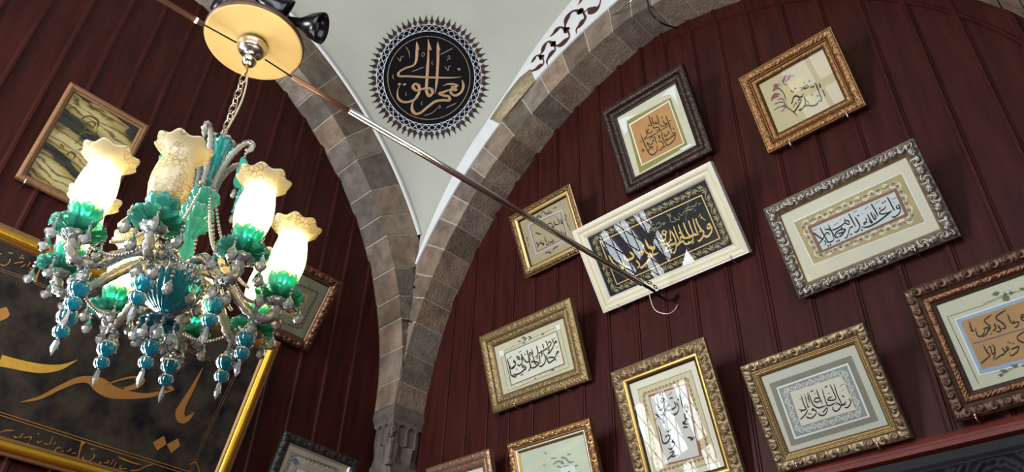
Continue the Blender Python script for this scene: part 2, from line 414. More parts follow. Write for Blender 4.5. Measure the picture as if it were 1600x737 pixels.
# ------------------------------------------------------------------ pendentive (curved triangle between the arches) and ceiling
def bound(fr, c):
    t = np.linspace(.2, 1.47, 200); x, z = [], []
    for q in t:
        a, b_ = arc(c, fr(q), q); x.append(a); z.append(b_)
    return np.array(x), np.array(z)
xr, zr = bound(rwf, CR); xl, zl = bound(lambda q: LE+.03, CL)
zs = np.linspace(4.86, ZC, 60); PG = np.zeros((60, 31, 3))
for i, z in enumerate(zs):
    a = np.array([max(np.interp(z, zr, xr), T), -T-.004]); e = np.array([T+.004, -max(np.interp(z, zl, xl), T)])
    ch = np.linalg.norm(a-e); ctrl = (a+e)/2+np.array([-1, 1])/math.sqrt(2)*ch*.34
    for j, s in enumerate(np.linspace(0, 1, 31)):
        q = a*(1-s)**2+ctrl*2*s*(1-s)+e*s*s; PG[i, j] = (q[0], q[1], z)
pend = MB().grid(PG)
PV, PF = np.vstack(pend.v), pend.f
BVH = BVHTree.FromPolygons([Vector(v) for v in PV], PF)
ceil = struct(empty('ceiling'))
po = pend.build('pendentive', M_PLASTER, ceil)
pm = po.copy(); COL.objects.link(pm); pm.parent = ceil; pm.scale = (-1, 1, 1); pm.location = (2*MIR, 0, 0)
MB().box((-.1, -5.35, ZC), (4.9, .1, ZC+.1)).build('vault_crown', M_PLASTER, ceil, smooth=False)
MB().box((T, -T-.0, 6.2), (4.4, -.05, ZC)).build('lunette_spandrel', M_PLASTER, ceil, smooth=False)
def on_pend(x, y, off=.0):
    d = Vector(ray(x, y)).normalized(); h, nr, _, _ = BVH.ray_cast(Vector(CAM), d)
    if h is None: return None
    if nr.dot(d) > 0: nr = -nr
    return np.array(h+nr*off)

# ------------------------------------------------------------------ pier and muqarnas capital
pier = struct(empty('trim_5'))
bx, by = .207, .246
body = MB()
body.prism([(0, 0, 0), (bx-.012, 0, 0), (bx-.012, -by+.012, 0), (0, -by+.012, 0)], (0, 0, 3.4)); body.build('pier_shaft', M_CAP, pier, smooth=False)
ab = MB(); P = []
for z, e in ((3.79, .004), (3.765, .012), (3.755, .016), (3.72, .016), (3.70, .004), (3.685, -.006)):
    P.append([(0, 0, z), (bx+e, 0, z), (bx+e, -by-e, z), (0, -by-e, z)])
P = np.array(P); ab.grid(P, closed_v=True); ab.poly(P[0][::-1]); ab.poly(P[-1]); ab.build('abacus', M_CAP, pier, smooth=False)
cp = MB(); nq, nz = 181, 170; q = np.linspace(-1, 1, nq); zz = np.linspace(3.05, 3.69, nz); G = np.zeros((nz, nq, 3))
for i, z in enumerate(zz):
    for j, k in enumerate(q):
        if z > 3.53:                         # upper tier: round-headed flutes
            u = (abs(k)/.31+.28) % 1-.5; top = 3.665-.03*(2*abs(u))**2
            d = -.004-(.022*(1-(2*u)**2)**.5 if z < top and abs(u) < .42 else 0)
        elif z > 3.37:                       # middle tier: wedge-shaped cells leaning inward
            u = (abs(k)/.5+.5) % 1-.5; f = (3.53-z)/.16
            d = .004-.020*f-.030*(1-2*abs(u))*min(1, 1.6*(1-f))
        else:                                # lower tier: narrow pendants
            u = (abs(k)/.25+.1) % 1-.5; f = (3.37-z)/.2; d = -.012-.02*f-.022*(2*abs(u))**2
        loz = abs(k)/.17+abs(z-3.615)/.055
        if loz < 1: d = max(d, .010*(1-loz)+.004-(.008 if loz < .45 else 0))
        if abs(k) < .07 and 3.40 < z <= 3.545: d = .004
        if abs(k) < .11 and 3.375 < z < 3.41: d = .010
        if k < 0: p = (bx*(1-abs(k))+0, -by-d, z)         # face toward -y
        else: p = (bx+d, -by*(1-k), z)
        if abs(k) < 1e-6: p = (bx+d*.7, -by-d*.7, z)
        G[i, j] = p
MB().prism([(0, 0, 4.08), (T-.012, 0, 4.08), (T-.012, -T+.012, 4.08), (0, -T+.012, 4.08)], (0, 0, .86)).build('pier_core', M_MORTAR, pier, smooth=False)
cp.grid(G); cp.build('muqarnas_capital', M_CAP, pier, smooth=False)

# ------------------------------------------------------------------ arched fillet and ledge on the right wall
fl = MB(); P = []
t1 = math.acos((CR[0]-MIR)/RI)
for s in np.linspace(0, 1, 60):
    tt = .12+(t1-.12)*s; row = []
    for dr, d in ((0, 0), (0, .006), (-.085, .006), (-.092, .012), (-.105, .012), (-.110, 0)):
        x, z = arc(CR, RI+dr, tt); row.append((2*MIR-x, -d, z))
    P.append(row)
fl.grid(P); struct(fl.build('trim_6', M_WOOD, smooth=False))
lg = MB(); lx0, lx1 = 2.70, 4.74
prof = [(0, 2.828), (.012, 2.826), (.022, 2.815), (.03, 2.80), (.036, 2.797), (.037, 2.785), (.046, 2.780), (.047, 2.762), (0, 2.755)]
lg.prism([(lx0, -d, z) for d, z in prof], (lx1-lx0, 0, 0)); struct(lg.build('trim_7', M_WOODR, smooth=False))
cv = MB(); nx, nz = 420, 60; X = np.linspace(2.3, 4.74, nx); Z = np.linspace(2.3, 2.754, nz)
XX, ZZ = np.meshgrid(X, Z, indexing='ij'); pz = (ZZ-2.53)/.13; H = np.full_like(XX, .012)
per = .24; xc = (XX % per)-per/2; sw = np.hypot(xc, (ZZ-2.6)*1.0); an = np.arctan2(ZZ-2.6, xc)
H += .012*(np.sin(an*2+sw*120)*.5+.5)*(np.abs(ZZ-2.6) < .095)
H += .006*(np.sin(XX*190)*np.sin(ZZ*170)*.5+.5)*(np.abs(ZZ-2.6) < .095)
H += .010*(ZZ > 2.715)+.008*(np.abs(ZZ-2.49) < .012)
cv.grid(np.stack([XX, -H, ZZ], -1)); tag(cv.build('carved_frieze', M_DARKCARVE), 'black carved wooden frieze under the red ledge at lower right', 'carved panel')

# ------------------------------------------------------------------ painted ornaments on the plaster
def ribbon(m, P, wid, nrm, taper=(1, 1), nib=None, thin=.45):
    """flat pen stroke; P 3-D points, wid per point; nib = (u, v, angle) for a broad pen"""
    P = np.asarray(P, float); n = len(P); wid = np.broadcast_to(np.asarray(wid, float), (n,)).copy()
    Tn = np.gradient(P, axis=0); Tn /= np.linalg.norm(Tn, axis=1)[:, None]+1e-12
    S = np.cross(np.broadcast_to(nrm, P.shape), Tn); S /= np.linalg.norm(S, axis=1)[:, None]+1e-12
    if nib is not None:
        u, v, a = nib; nb = math.cos(a)*u+math.sin(a)*v
        wid *= thin+(1-thin)*np.linalg.norm(np.cross(Tn, nb), axis=1)
    L = np.linspace(0, 1, n)
    if taper[0]: wid *= np.clip(.25+L/.12, 0, 1)
    if taper[1]: wid *= np.clip(.12+(1-L)/.22, 0, 1)
    m.grid(np.stack([P-S*wid[:, None]/2, P+S*wid[:, None]/2], 1))
def parse(txt):
    """'w:x,y x,y;...' strokes, 'd s:x,y ...' diamonds, 'p:x,y,w ...' strokes with their own widths"""
    out = []
    for s in txt.replace('\n', ' ').split(';'):
        s = s.strip()
        if not s: continue
        h, b_ = s.split(':'); pts = [tuple(float(c) for c in q.split(',')) for q in b_.split()]
        h = h.strip()
        if h.startswith('d'): out.append(('d', float(h[1:]), pts))
        elif h == 'p': out.append(('p', 0, pts))
        elif h == 'f': out.append(('f', 0, pts))
        else: out.append(('s', float(h), pts))
    return out
def draw(m, txt, crop, to3, nrm, uv, mpp, dark=1.0, nibang=math.radians(60), thin=.5):
    """crop = (x0, y0, scale); to3 maps a photo pixel onto the surface; mpp metres per photo pixel there"""
    x0, y0, sc = crop
    for k, w, pts in parse(txt):
        A = np.array([p[:2] for p in pts])/sc+np.array([x0, y0])
        if k == 'd':
            for p in A:
                c = to3(*p); h = w/sc*mpp/2*1.25
                m.poly([c+uv[0]*h, c+uv[1]*h*1.05, c-uv[0]*h, c-uv[1]*h*1.05])
        elif k == 'f': m.poly([to3(*p) for p in A])
        else:
            if k == 'p':
                Wd = np.array([p[2] for p in pts])/sc*mpp; Q = spline(np.hstack([A, Wd[:, None]]), 7)
                ribbon(m, [to3(*p[:2]) for p in Q], np.maximum(Q[:, 2], .0004), nrm, (0, 0))
            else:
                Q = spline(A, 7); ribbon(m, [to3(*p) for p in Q], w/sc*mpp*dark, nrm, (1, 1), (uv[0], uv[1], nibang), thin)

# vine on the white band
vine = MB(); MPPB = (ROT[2]@(on_right(880, 50, -T)-CAM))/FPX*1.75
VINE = '''p:665,0,8 655,45,14 620,90,45 575,100,50 545,85,15 510,115,12 470,110,40; p:470,110,30 420,100,14 375,125,25 345,170,45 330,220,25 325,265,10 340,290,40;
p:500,120,10 518,170,20 490,210,45 465,245,35 435,280,14 432,325,3; p:340,290,35 290,262,12 245,285,40 210,325,22 175,352,4; p:355,300,10 365,350,14 325,395,45 285,425,40 240,438,10 210,420,40;
p:210,420,30 165,398,12 125,440,35 108,490,28 85,525,8 100,550,38; p:222,430,8 228,480,14 195,510,42 165,555,25 150,590,14 158,625,3; p:100,550,30 60,530,10 30,560,28 5,600,15;
p:115,560,8 118,610,12 75,640,38 30,670,20 -30,690,6; p:480,0,30 465,25,14 445,48,3; p:450,105,34 470,108,44 488,114,30; p:325,285,30 342,290,42 360,292,30; p:195,418,28 211,420,38 226,422,26; p:88,550,24 102,551,36 118,552,24'''
draw(vine, VINE, (830, 0, 6.142), lambda x, y: on_right(x, y, -T-.0135), np.array([0, -1., 0]), (np.array([.7, 0, .7]), np.array([-.7, 0, .7])), MPPB)
tag(vine.build('painted_scroll', mat('vine_paint', (72, 34, 28), .8), smooth=False), 'dark red leaf scroll painted on the white band above the right arch', 'painted ornament')

# round calligraphy medallion on the pendentive
mc = (670.2, 121.8)
med = empty('calligraphy_medallion', on_pend(*mc)); MC = np.array(med.location)
nP = np.array([1., -1., -.35]); nP /= np.linalg.norm(nP)
_e = on_pend(mc[0]+40, mc[1])-on_pend(mc[0]-40, mc[1]); MPPM = np.linalg.norm(_e)/80; UM = _e/np.linalg.norm(_e); VM = np.cross(nP, UM)
def mp(off): return lambda x, y: on_pend(x, y, off)-MC
def ring(m, r0, r1, off, n=96, k=3):
    th = np.linspace(0, 2*PI, n, endpoint=False)
    m.grid([[mp(off)(mc[0]+r*math.cos(t), mc[1]+r*1.018*math.sin(t)) for r in np.linspace(r0, r1, k)] for t in th], closed_u=True)
d = MB(); ring(d, 71.5, 82, .0040, k=2); ring(d, 0.01, 71.5, .0042, k=10)
M_BLK = mat('black_paint', (14, 13, 17), .75, spec=.12)
d.build('black_disc', M_BLK, med)
k = MB(); NK = 46
for ph, sg in ((0, 1), (0, -1)):
    for off_ in (0, PI):
        t = np.linspace(0, 2*PI, NK*8+1); r = 76.6+3.9*np.cos(NK/2*t+off_)*sg
        ribbon(k, [mp(.0056)(mc[0]+a*math.cos(q), mc[1]+a*1.018*math.sin(q)) for a, q in zip(r, t)], 1.25*MPPM, nP, (0, 0))
for rr in (71.8, 82.0):
    t = np.linspace(0, 2*PI, 181); ribbon(k, [mp(.0058)(mc[0]+rr*math.cos(q), mc[1]+rr*1.018*math.sin(q)) for q in t], .9*MPPM, nP, (0, 0))
k.build('knot_border', mat('white_paint', (222, 222, 228), .7), med)
t = np.linspace(0, 2*PI, 181); lnm = MB(); ribbon(lnm, [mp(.0060)(mc[0]+64.5*math.cos(q), mc[1]+65*math.sin(q)) for q in t], 1.1*MPPM, nP, (0, 0))
lnm.build('ring_line', mat('tan_line', (150, 128, 106), .7), med)
NS = 62
sp, sp2, sp3 = MB(), MB(), MB()
for i in range(NS):
    q = 2*PI*i/NS; e = .80*2*PI/NS
    def pt(r, a, o=.0045): return mp(o)(mc[0]+r*math.cos(a), mc[1]+r*1.018*math.sin(a))
    sp.poly([pt(82, q-.12*e), pt(84.5, q-.42*e), pt(87.5, q-.5*e), pt(90, q-.22*e), pt(97, q), pt(90, q+.22*e), pt(87.5, q+.5*e), pt(84.5, q+.42*e), pt(82, q+.12*e)])
    h = PI/NS
    (sp3 if i % 3 == 0 else sp2).poly([pt(82.2, q+h-.3*e), pt(84.6, q+h-.34*e, .005), pt(87.6, q+h, .005), pt(84.6, q+h+.34*e, .005), pt(82.2, q+h+.3*e)])
sp.build('ray_points', mat('dark_brown_paint', (34, 24, 22), .7), med); sp2.build('ray_beads', mat('cream_paint', (186, 170, 150), .7), med); sp3.build('ray_beads', mat('russet_paint', (96, 52, 40), .7), med)
MEDT = '''24:215,82 218,150 213,230 190,272 130,293 85,318 65,342 78,362 140,362 250,368 400,374 500,377 585,371; f:218,75 240,140 228,150 212,110;
26:312,60 312,200 306,300 300,400 297,480 318,525 346,505 338,470 305,460 250,470 212,478 185,450 205,425 232,440 238,480 225,525 190,560 125,576 78,562 58,525 62,470 82,438; f:312,62 340,145 325,150 308,100;
23:390,82 392,200 388,300 382,400 369,508; f:390,78 412,148 398,155 384,110;
24:590,395 602,440 588,490 548,520 512,512 495,480 530,455 552,440 520,428 470,430 432,446; 26:500,470 450,490 405,505 440,520 480,528 488,560 430,560 370,572 310,615 255,660 212,672 182,648 178,605 195,560 228,495; 22:500,445 545,475 500,478;
d 26:566,305 72,428 115,430'''
MEDS = '''7:128,120 152,165 160,215; 9:410,187 520,130; 9:175,328 285,285; 9:455,626 550,583; 8:275,690 340,668 392,622; 6:395,615 408,605 412,622 398,626 393,615; 6:255,185 270,168 282,185 265,202 255,185;
6:470,205 485,195 490,220 472,222 472,240; 7:345,238 342,260 352,270; 7:130,495 126,515 132,524; 7:260,570 256,592 264,602; 7:58,212 82,240 88,205 112,208; 7:448,282 475,318 480,285 504,280; 7:22,350 20,378 30,388'''
g1 = MB(); draw(g1, MEDT, (610, 50, 5.2615), mp(.0066), nP, (UM, VM), MPPM, 1.15); g1.build('calligraphy', mat('gold_paint', (176, 138, 98), .55, metal=.15), med, smooth=False)
g2 = MB(); draw(g2, MEDS, (610, 50, 5.2615), mp(.0066), nP, (UM, VM), MPPM); g2.build('accent_marks', mat('tan_line', (150, 128, 106)), med, smooth=False)
tag(med, 'round black and gold calligraphy medallion with spiked rim on white plaster between the arches', 'medallion')

# ------------------------------------------------------------------ framed pictures
def hashgrid(a, b, seed):
    q = np.sin(a*127.1+b*311.7+seed*17.3)*43758.5453
    return q-np.floor(q)
def vnoise(x, y, seed):
    xi, yi = np.floor(x), np.floor(y); fx, fy = x-xi, y-yi; fx = fx*fx*(3-2*fx); fy = fy*fy*(3-2*fy)
    return (hashgrid(xi, yi, seed)*(1-fx)+hashgrid(xi+1, yi, seed)*fx)*(1-fy)+(hashgrid(xi, yi+1, seed)*(1-fx)+hashgrid(xi+1, yi+1, seed)*fx)*fy
def ornament(kind, X, V, wd):
    """relief height 0..1; X metres along the side from its middle, V metres across from the band's centre line, wd band width"""
    if kind == 'floral':                       # rosettes between leafy scrolls
        p = wd*1.55; xc = (X+p/2) % p-p/2; r = np.hypot(xc, V)/(wd*.44); th = np.arctan2(V, xc)
        ros = (r < 1)*(.35+.65*np.abs(np.cos(3.5*th))**.7)*np.sin(np.clip(r, 0, 1)*PI)**.8+1.0*np.exp(-(r/.22)**2)
        x2 = X % p-p/2; s = np.sign(np.sin(PI*X/p+1e-6)); r2 = np.hypot(x2, V)/(wd*.5); t2 = np.arctan2(V*s, x2)
        lf = np.clip(np.cos(2*t2+7*r2)*.5+.5, 0, 1)**1.5*np.clip(1.35-r2, 0, 1)*.9
        return np.maximum(ros, lf)
    if kind == 'scroll':                       # running acanthus
        p = wd*1.25; f = X/p; xc = (f-np.floor(f)-.5)*p; s = np.where(np.floor(f) % 2 < 1, 1., -1.); r = np.hypot(xc, V*1.0)/(wd*.52); th = np.arctan2(V*s, xc)
        a = np.clip(np.cos(th-9*np.sqrt(r+.02)), 0, 1)**.8*np.clip(1.3-r, 0, 1)
        return np.maximum(a, .7*np.exp(-(r/.2)**2))+.25*np.abs(np.sin(X*PI/p*5))*np.exp(-((np.abs(V)/wd-.42)/.1)**2)
    if kind == 'fine':                         # small dense flowers
        k = 2*PI/(wd*.62); n = vnoise(X/(wd*.16), V/(wd*.16), 3)
        return .5*(.5+.5*np.cos(k*X)*np.cos(k*V*1.4))+.75*n**1.5
    if kind == 'bead':
        p = .011; return np.abs(np.cos(PI*X/p))**.6
    return np.zeros_like(X)
def moulding(w, h, bands, back=None, ds=.0038):
    """bands: (inset0, inset1, height0, height1, bulge, ornament, amplitude) all in metres, swept round with mitred corners"""
    m = MB()
    for i0, i1, h0, h1, bulge, orn, amp in bands:
        wd = abs(i1-i0); nt = max(3, int(wd/.0032)+1) if orn else (7 if bulge else 2)
        t = np.linspace(0, 1, nt); ins = i0+(i1-i0)*t; hb = h0+(h1-h0)*t+bulge*np.sin(PI*t)
        for side in range(4):
            L = w if side % 2 == 0 else h; ns = int(L/ds)+2 if orn else 2
            s = np.linspace(0, 1, ns); A = ins[None, :]+s[:, None]*(L-2*ins[None, :]); X = A-L/2
            Hh = np.broadcast_to(hb[None, :], A.shape).copy()
            if orn: Hh += amp*ornament(orn, X, np.broadcast_to(((t-.5)*wd)[None, :], A.shape), wd)*np.clip(np.minimum(t, 1-t)*10, 0, 1)[None, :]
            B_ = np.broadcast_to(ins[None, :], A.shape)
            P = (A, B_) if side == 0 else (w-B_, A) if side == 1 else (w-A, h-B_) if side == 2 else (B_, h-A)
            m.grid(np.stack([P[0], P[1], Hh], -1))
    if back is not None:
        i0, _, h0 = bands[0][:3]
        q0 = [(i0, i0, h0), (w-i0, i0, h0), (w-i0, h-i0, h0), (i0, h-i0, h0)]; q1 = [(x, y, back) for x, y, _ in q0]
        for a in range(4):
            b_ = (a+1) % 4; m.add([q0[a], q0[b_], q1[b_], q1[a]], [(0, 3, 2, 1)])
    return m
class Picture:
    def __init__(s, wall, pose, label, group='framed calligraphy on the panelled walls', name='framed_calligraphy'):
        a, b, w, h, lean, roll = pose; s.w, s.h = w, h
        U0 = np.array([1., 0, 0]) if wall == 'R' else np.array([0, 1., 0]); N0 = np.array([0, -1., 0]) if wall == 'R' else np.array([1., 0, 0])
        V0 = np.array([0, 0, 1.])*math.cos(lean)+N0*math.sin(lean)
        s.u = U0*math.cos(roll)+V0*math.sin(roll); s.v = -U0*math.sin(roll)+V0*math.cos(roll); s.n = np.cross(s.u, s.v)
        s.o = U0*a+np.array([0, 0, b])+N0*.05; s.N0 = N0; s.U0 = U0
        M = np.eye(4); M[:3, 0], M[:3, 1], M[:3, 2], M[:3, 3] = s.u, s.v, s.n, s.o
        s.e = empty(name, M=Matrix(M.tolist())); tag(s.e, label, 'picture', group); s.layer = -.0200
        c = s.o+s.u*w/2+s.v*h/2-CAM; s.mpp = (ROT[2]@c)/FPX
    def px(s, x, y, n=None):
        n = s.layer if n is None else n
        d = ray(x, y); o = s.o+s.n*n; k = ((o-CAM)@s.n)/(d@s.n); q = CAM+d*k-s.o
        return np.array([q@s.u, q@s.v, n])
    def up(s): s.layer += .0007
    def frame(s, bands, m, name='moulding', back=-.033, ds=.0038):
        return moulding(s.w, s.h, bands, back, ds).build(name, m, s.e)
    def backing(s, i):
        MB().box((i*.5, i*.5, -.0325), (s.w-i*.5, s.h-i*.5, -.0255)).build('backing_board', M_WOOD, s.e, smooth=False)
    def sheet(s, i, m, name='mat_board'):
        MB().box((i, i, s.layer-.003), (s.w-i, s.h-i, s.layer)).build(name, m, s.e, smooth=False); s.up()
    def glass(s, i, n=-.0135):
        MB().box((i, i, n-.0008), (s.w-i, s.h-i, n)).build('glass_pane', M_PANE, s.e, smooth=False)
    def quad(s, pts, m, name, crop=(0, 0, 1)):
        P = [s.px(crop[0]+x/crop[2], crop[1]+y/crop[2]) for x, y in pts]
        o = MB().prism([p-np.array([0, 0, .0006]) for p in P][::-1], (0, 0, .0006)).build(name, m, s.e, smooth=False); s.up(); return P
    def line(s, pts, wpx, m, name, crop=(0, 0, 1), closed=True):
        P = [s.px(crop[0]+x/crop[2], crop[1]+y/crop[2]) for x, y in pts]
        mb = MB(); n = len(P); wd = wpx*s.mpp
        if closed:
            c = np.mean(P, axis=0); R_ = []
            for p in P:
                dv = np.sign((p-c)[:2]); R_.append([p+np.array([*(dv*wd/2), 0]), p-np.array([*(dv*wd/2), 0])])
            mb.grid(np.array(R_), closed_u=True)
        else:
            for i in range(n-1): ribbon(mb, [P[i], P[i+1]], wd, (0, 0, 1), (0, 0))
        mb.build(name, m, s.e, smooth=False); s.up()
    def write(s, txt, crop, m, name='calligraphy', dark=1.02, nib=60, thin=.5):
        mb = MB(); draw(mb, txt, crop, lambda x, y: s.px(x, y), np.array([0, 0, 1.]), (np.array([1., 0, 0]), np.array([0, 1., 0])), s.mpp, dark, math.radians(nib), thin)
        mb.build(name, m, s.e, smooth=False); s.up()
    def vineborder(s, P, m, per, amp, wd, name='vine_border', leaf=1.0, leafm=None):
        """running vine along the closed local polygon P"""
        mb = MB(); lm = mb if leafm is None else MB(); P = np.array(P)
        for a in range(len(P)):
            p0, p1 = P[a], P[(a+1) % len(P)]; L = np.linalg.norm(p1-p0); n = max(1, round(L/per)); d = (p1-p0)/L; q = np.array([-d[1], d[0], 0])
            t = np.linspace(0, 1, n*12+1); C = p0+(p1-p0)*t[:, None]+q*(amp*np.sin(2*PI*n*t))[:, None]; C[:, 2] = s.layer
            ribbon(mb, C, wd, (0, 0, 1), (0, 0))
            for i in range(n*2):
                c = p0+(p1-p0)*((i+.5)/(n*2)); sg = 1 if i % 2 else -1
                for k in range(3):
                    ang = sg*(.5+.8*k); dd = d*math.cos(ang)+q*math.sin(ang); e0 = c-q*sg*amp*.3; r = leaf*per*.23
                    Q = np.array([e0, e0+dd*r*.5+q*r*.12, e0+dd*r]); Q[:, 2] = s.layer+.0002
                    Qs = spline(Q, 4); ribbon(lm, Qs, wd*1.9*np.sin(np.linspace(.25, PI, len(Qs))), (0, 0, 1), (0, 0))
        mb.build(name, m, s.e, smooth=False)
        if leafm is not None: lm.build('border_leaves', leafm, s.e, smooth=False)
        s.up()
    def pins(s, which, label):
        for x, y, lab in which:
            d = ray(x, y); k = ((s.o-.01*s.n-CAM)@s.n)/(d@s.n); q = CAM+d*k; mb = MB()
            q = q-np.array([0, 0, .010]); w0 = q-s.N0*(q@s.N0); tip = q+s.N0*.014
            mb.tube(spline([w0-s.N0*.01+[0, 0, .012], q-s.N0*.006+[0, 0, .010], tip+[0, 0, .006], tip+s.N0*.010+[0, 0, .024]], 5), .0042, 8)
            mb.lathe([(0, 0), (.006, .001), (.007, .006), (.004, .012), (0, .013)], 10, M=place(tip+s.N0*.008+[0, 0, .018], s.N0*.4+np.array([0, 0, 1.])))
            tag(mb.build('picture_hook', M_CHROME), lab+label, 'hook', 'chrome hooks under the pictures')
INK = mat('black_ink', (22, 20, 20), .6); M_CREAM = mat('cream_paper', (222, 214, 192), .85, var=.04, vscale=6)
M_GREYW = mat('pale_paper', (212, 214, 214), .85, var=.03, vscale=6); M_TAN = mat('tan_paper', (196, 174, 132), .85, var=.06, vscale=14)
M_ANTQ = mat('antique_gold', (138, 116, 84), .42, metal=.65, var=.25, vscale=40)
M_BRONZE = mat('dark_bronze', (58, 44, 36), .42, metal=.65, var=.35, vscale=60)
M_WHITEL = mat('white_line', (238, 236, 230), .6); M_BROWNL = mat('brown_line', (120, 92, 60), .7)

# --- dark bronze frame, orange square
f = Picture('R', (2.022, 4.699, .613, .593, .391, -.009), 'dark bronze frame with black calligraphy on an orange square, above the wide cream frame')
f.frame([(0, .038, 0, .004, .006, 'fine', .004), (.038, .045, .002, -.006, 0, None, 0)], M_BRONZE)
f.frame([(.045, .075, -.006, -.012, .005, 'fine', .004), (.075, .088, -.010, -.017, 0, None, 0)], M_BRONZE, 'inner_moulding', None)
f.backing(.05); f.sheet(.08, mat('ivory_mat', (214, 205, 182), .7, var=.04))
c = (920, 80, 3.205)
f.quad([(186, 350), (410, 232), (496, 470), (255, 610)], mat('olive_panel', (150, 138, 62), .7, var=.1, vscale=20), 'olive_panel', c)
f.quad([(200, 366), (402, 245), (479, 462), (264, 574)], M_WHITEL, 'white_line', c)
f.quad([(208, 370), (399, 254), (472, 459), (268, 566)], mat('orange_paper', (194, 142, 86), .8, var=.08, vscale=14), 'orange_panel', c)
for q in ([(148, 345), (185, 328), (240, 318), (190, 350), (196, 400), (180, 420)], [(432, 172), (440, 230), (458, 290), (430, 240), (405, 215), (360, 232), (395, 195)], [(520, 470), (480, 492), (452, 490), (505, 462)], [(246, 632), (290, 604), (300, 612), (262, 634)]):
    f.quad(q, M_WHITEL, 'silver_corner', c)
f.write('''10:130,395 250,332 350,272 492,185; 15:192,85 208,150 235,200; 14:228,100 245,165 268,192 285,150; 14:288,70 310,140 328,205; 12:182,190 205,215 232,208 212,175; 13:285,150 290,190 312,172;
14:405,85 440,165 490,300; 13:370,140 395,185 428,190 402,218; 12:335,200 365,222 420,198 400,175; 12:148,255 185,312 230,292 240,250; 12:160,320 190,250 175,300; 13:250,210 258,245 308,232 332,262 272,282; 13:130,392 150,365 168,330 155,300;
15:85,318 130,430 180,540 222,586 272,570 302,510 285,450; 13:265,345 285,420 300,440; 13:160,425 220,455 252,405 230,400; 12:170,440 205,485 262,478; 14:180,545 222,490 245,520; 12:310,330 338,382 318,352 352,330;
13:385,305 400,350 432,325 452,298 425,290; 14:400,380 430,392 475,362 532,318 505,305 478,340; 14:532,318 522,385 470,442 430,466 402,440; 14:355,290 372,380 425,452; 14:310,412 365,425 382,470 345,520 310,540; 13:385,500 410,462; 12:205,405 222,350 262,380;
d 17:510,250 465,150 420,405 95,415 362,108 118,530; 9:98,545 122,515 130,540 118,560''', (990, 170, 8.19), INK, dark=.95)
f.glass(.08)

# --- copper-gold frame with tulips, top right
f = Picture('R', (2.946, 4.478, .535, .468, .428, -.002), 'copper-gold carved frame with cream card and pink tulips, highest picture on the right wall')
M_CGOLD = mat('copper_gold', (126, 90, 54), .40, metal=.75, var=.22, vscale=50)
f.frame([(0, .008, 0, .004, .002, None, 0), (.008, .046, .004, -.002, .005, 'fine', .0045), (.046, .050, -.002, .002, 0, None, 0), (.050, .056, .002, -.004, .002, None, 0)], M_CGOLD)
f.frame([(.056, .080, -.005, -.012, .003, 'fine', .004), (.080, .086, -.010, -.018, 0, None, 0)], M_CGOLD, 'inner_moulding', None)
f.backing(.05); f.sheet(.08, mat('straw_paper', (206, 188, 150), .85, var=.06, vscale=5))
c = (1190, 80, 5.667)
f.quad([(176, 312), (376, 208), (486, 455), (282, 585)], mat('buff_card', (216, 194, 142), .8, var=.04), 'card', c)
f.write('p:80,445,4 110,405,26 150,400,14; p:85,420,6 120,380,22 165,385,6; p:100,350,4 125,310,26 150,320,16; p:190,280,4 205,230,24 225,215,10; p:215,270,6 240,235,24 245,210,6; p:180,490,6 205,480,20 225,490,6', c, mat('tulip_pink', (150, 84, 96), .8), 'tulip_petals')
f.write('8:110,470 160,450 205,455; 7:105,525 165,490 230,500; 8:95,355 140,330 180,345; 7:180,250 200,290 230,300; 10:160,330 200,380 215,440; 8:140,430 185,420 210,470 245,520; 7:170,540 210,500; 6:250,215 290,215; 10:225,500 260,520 320,575; 7:100,310 130,290 175,300', c, mat('leaf_grey', (84, 78, 70), .8), 'tulip_leaves')
f.write('''15:258,460 268,455 278,420 290,400 312,396 335,408 360,396 374,365; 15:270,535 292,530 318,492 344,452 350,432 330,428 326,450 346,460; 16:375,398 388,450 374,492 345,518 322,522; 15:372,488 400,480 455,482 488,468 502,440;
14:474,278 500,340 530,430 500,440; 12:508,282 520,320 518,290; 8:535,335 555,380 560,400; 8:330,325 365,320 400,298 412,318 380,332 360,318; 9:345,345 400,310; d 15:265,352 280,362 298,330 440,318 458,312 445,385 495,395 422,265; 7:380,290 372,265; 8:280,500 300,455 310,470; 8:400,435 420,465''', c, INK)
f.glass(.08); f.pins([(1238, 229, 'left '), (1327, 184, 'right ')], 'chrome hook under the copper-gold tulip picture')

# --- pewter floral frame
f = Picture('R', (2.943, 3.576, .72, .464, .41, .016), 'wide pewter-silver floral frame with one line of black calligraphy on white')
M_PEWT = mat('pewter', (142, 134, 122), .36, metal=.8, var=.25, vscale=40)
f.frame([(0, .056, -.006, -.008, .008, 'floral', .010)], M_PEWT, ds=.003)
f.frame([(.054, .061, -.008, -.017, 0, None, 0)], M_GOLDP, 'gilt_slip', None)
f.backing(.04); f.sheet(.058, M_CREAM)
c = (1180, 200, 2.632)
f.quad([(153, 384), (604, 181), (702, 387), (238, 563)], M_WHITEL, 'white_line', c)
P = f.quad([(158, 388), (600, 187), (696, 384), (242, 558)], mat('tan_border', (186, 164, 118), .8, var=.1, vscale=12), 'border_panel', c)
Pc = np.mean(P, axis=0); f.vineborder([Pc+(p-Pc)*np.array([.86, .74, 1]) for p in P], mat('ivory_vine', (226, 214, 182), .8), .06, .012, .012, 'ivory_garland', 1.3)
f.vineborder([Pc+(p-Pc)*np.array([.865, .75, 1]) for p in P], mat('olive_ink', (96, 86, 60), .8), .05, .006, .0016, 'vine_border', .8, mat('olive_leaf', (112, 96, 66), .8))
f.quad([(214, 405), (580, 246), (632, 357), (265, 516)], mat('mauve_line', (150, 104, 92), .8), 'mauve_line', c)
f.quad([(224, 410), (576, 256), (622, 355), (272, 507)], mat('umber_line', (132, 108, 84), .8), 'umber_line', c)
f.quad([(231, 412), (573, 262), (614, 354), (277, 501)], M_GREYW, 'text_panel', c)
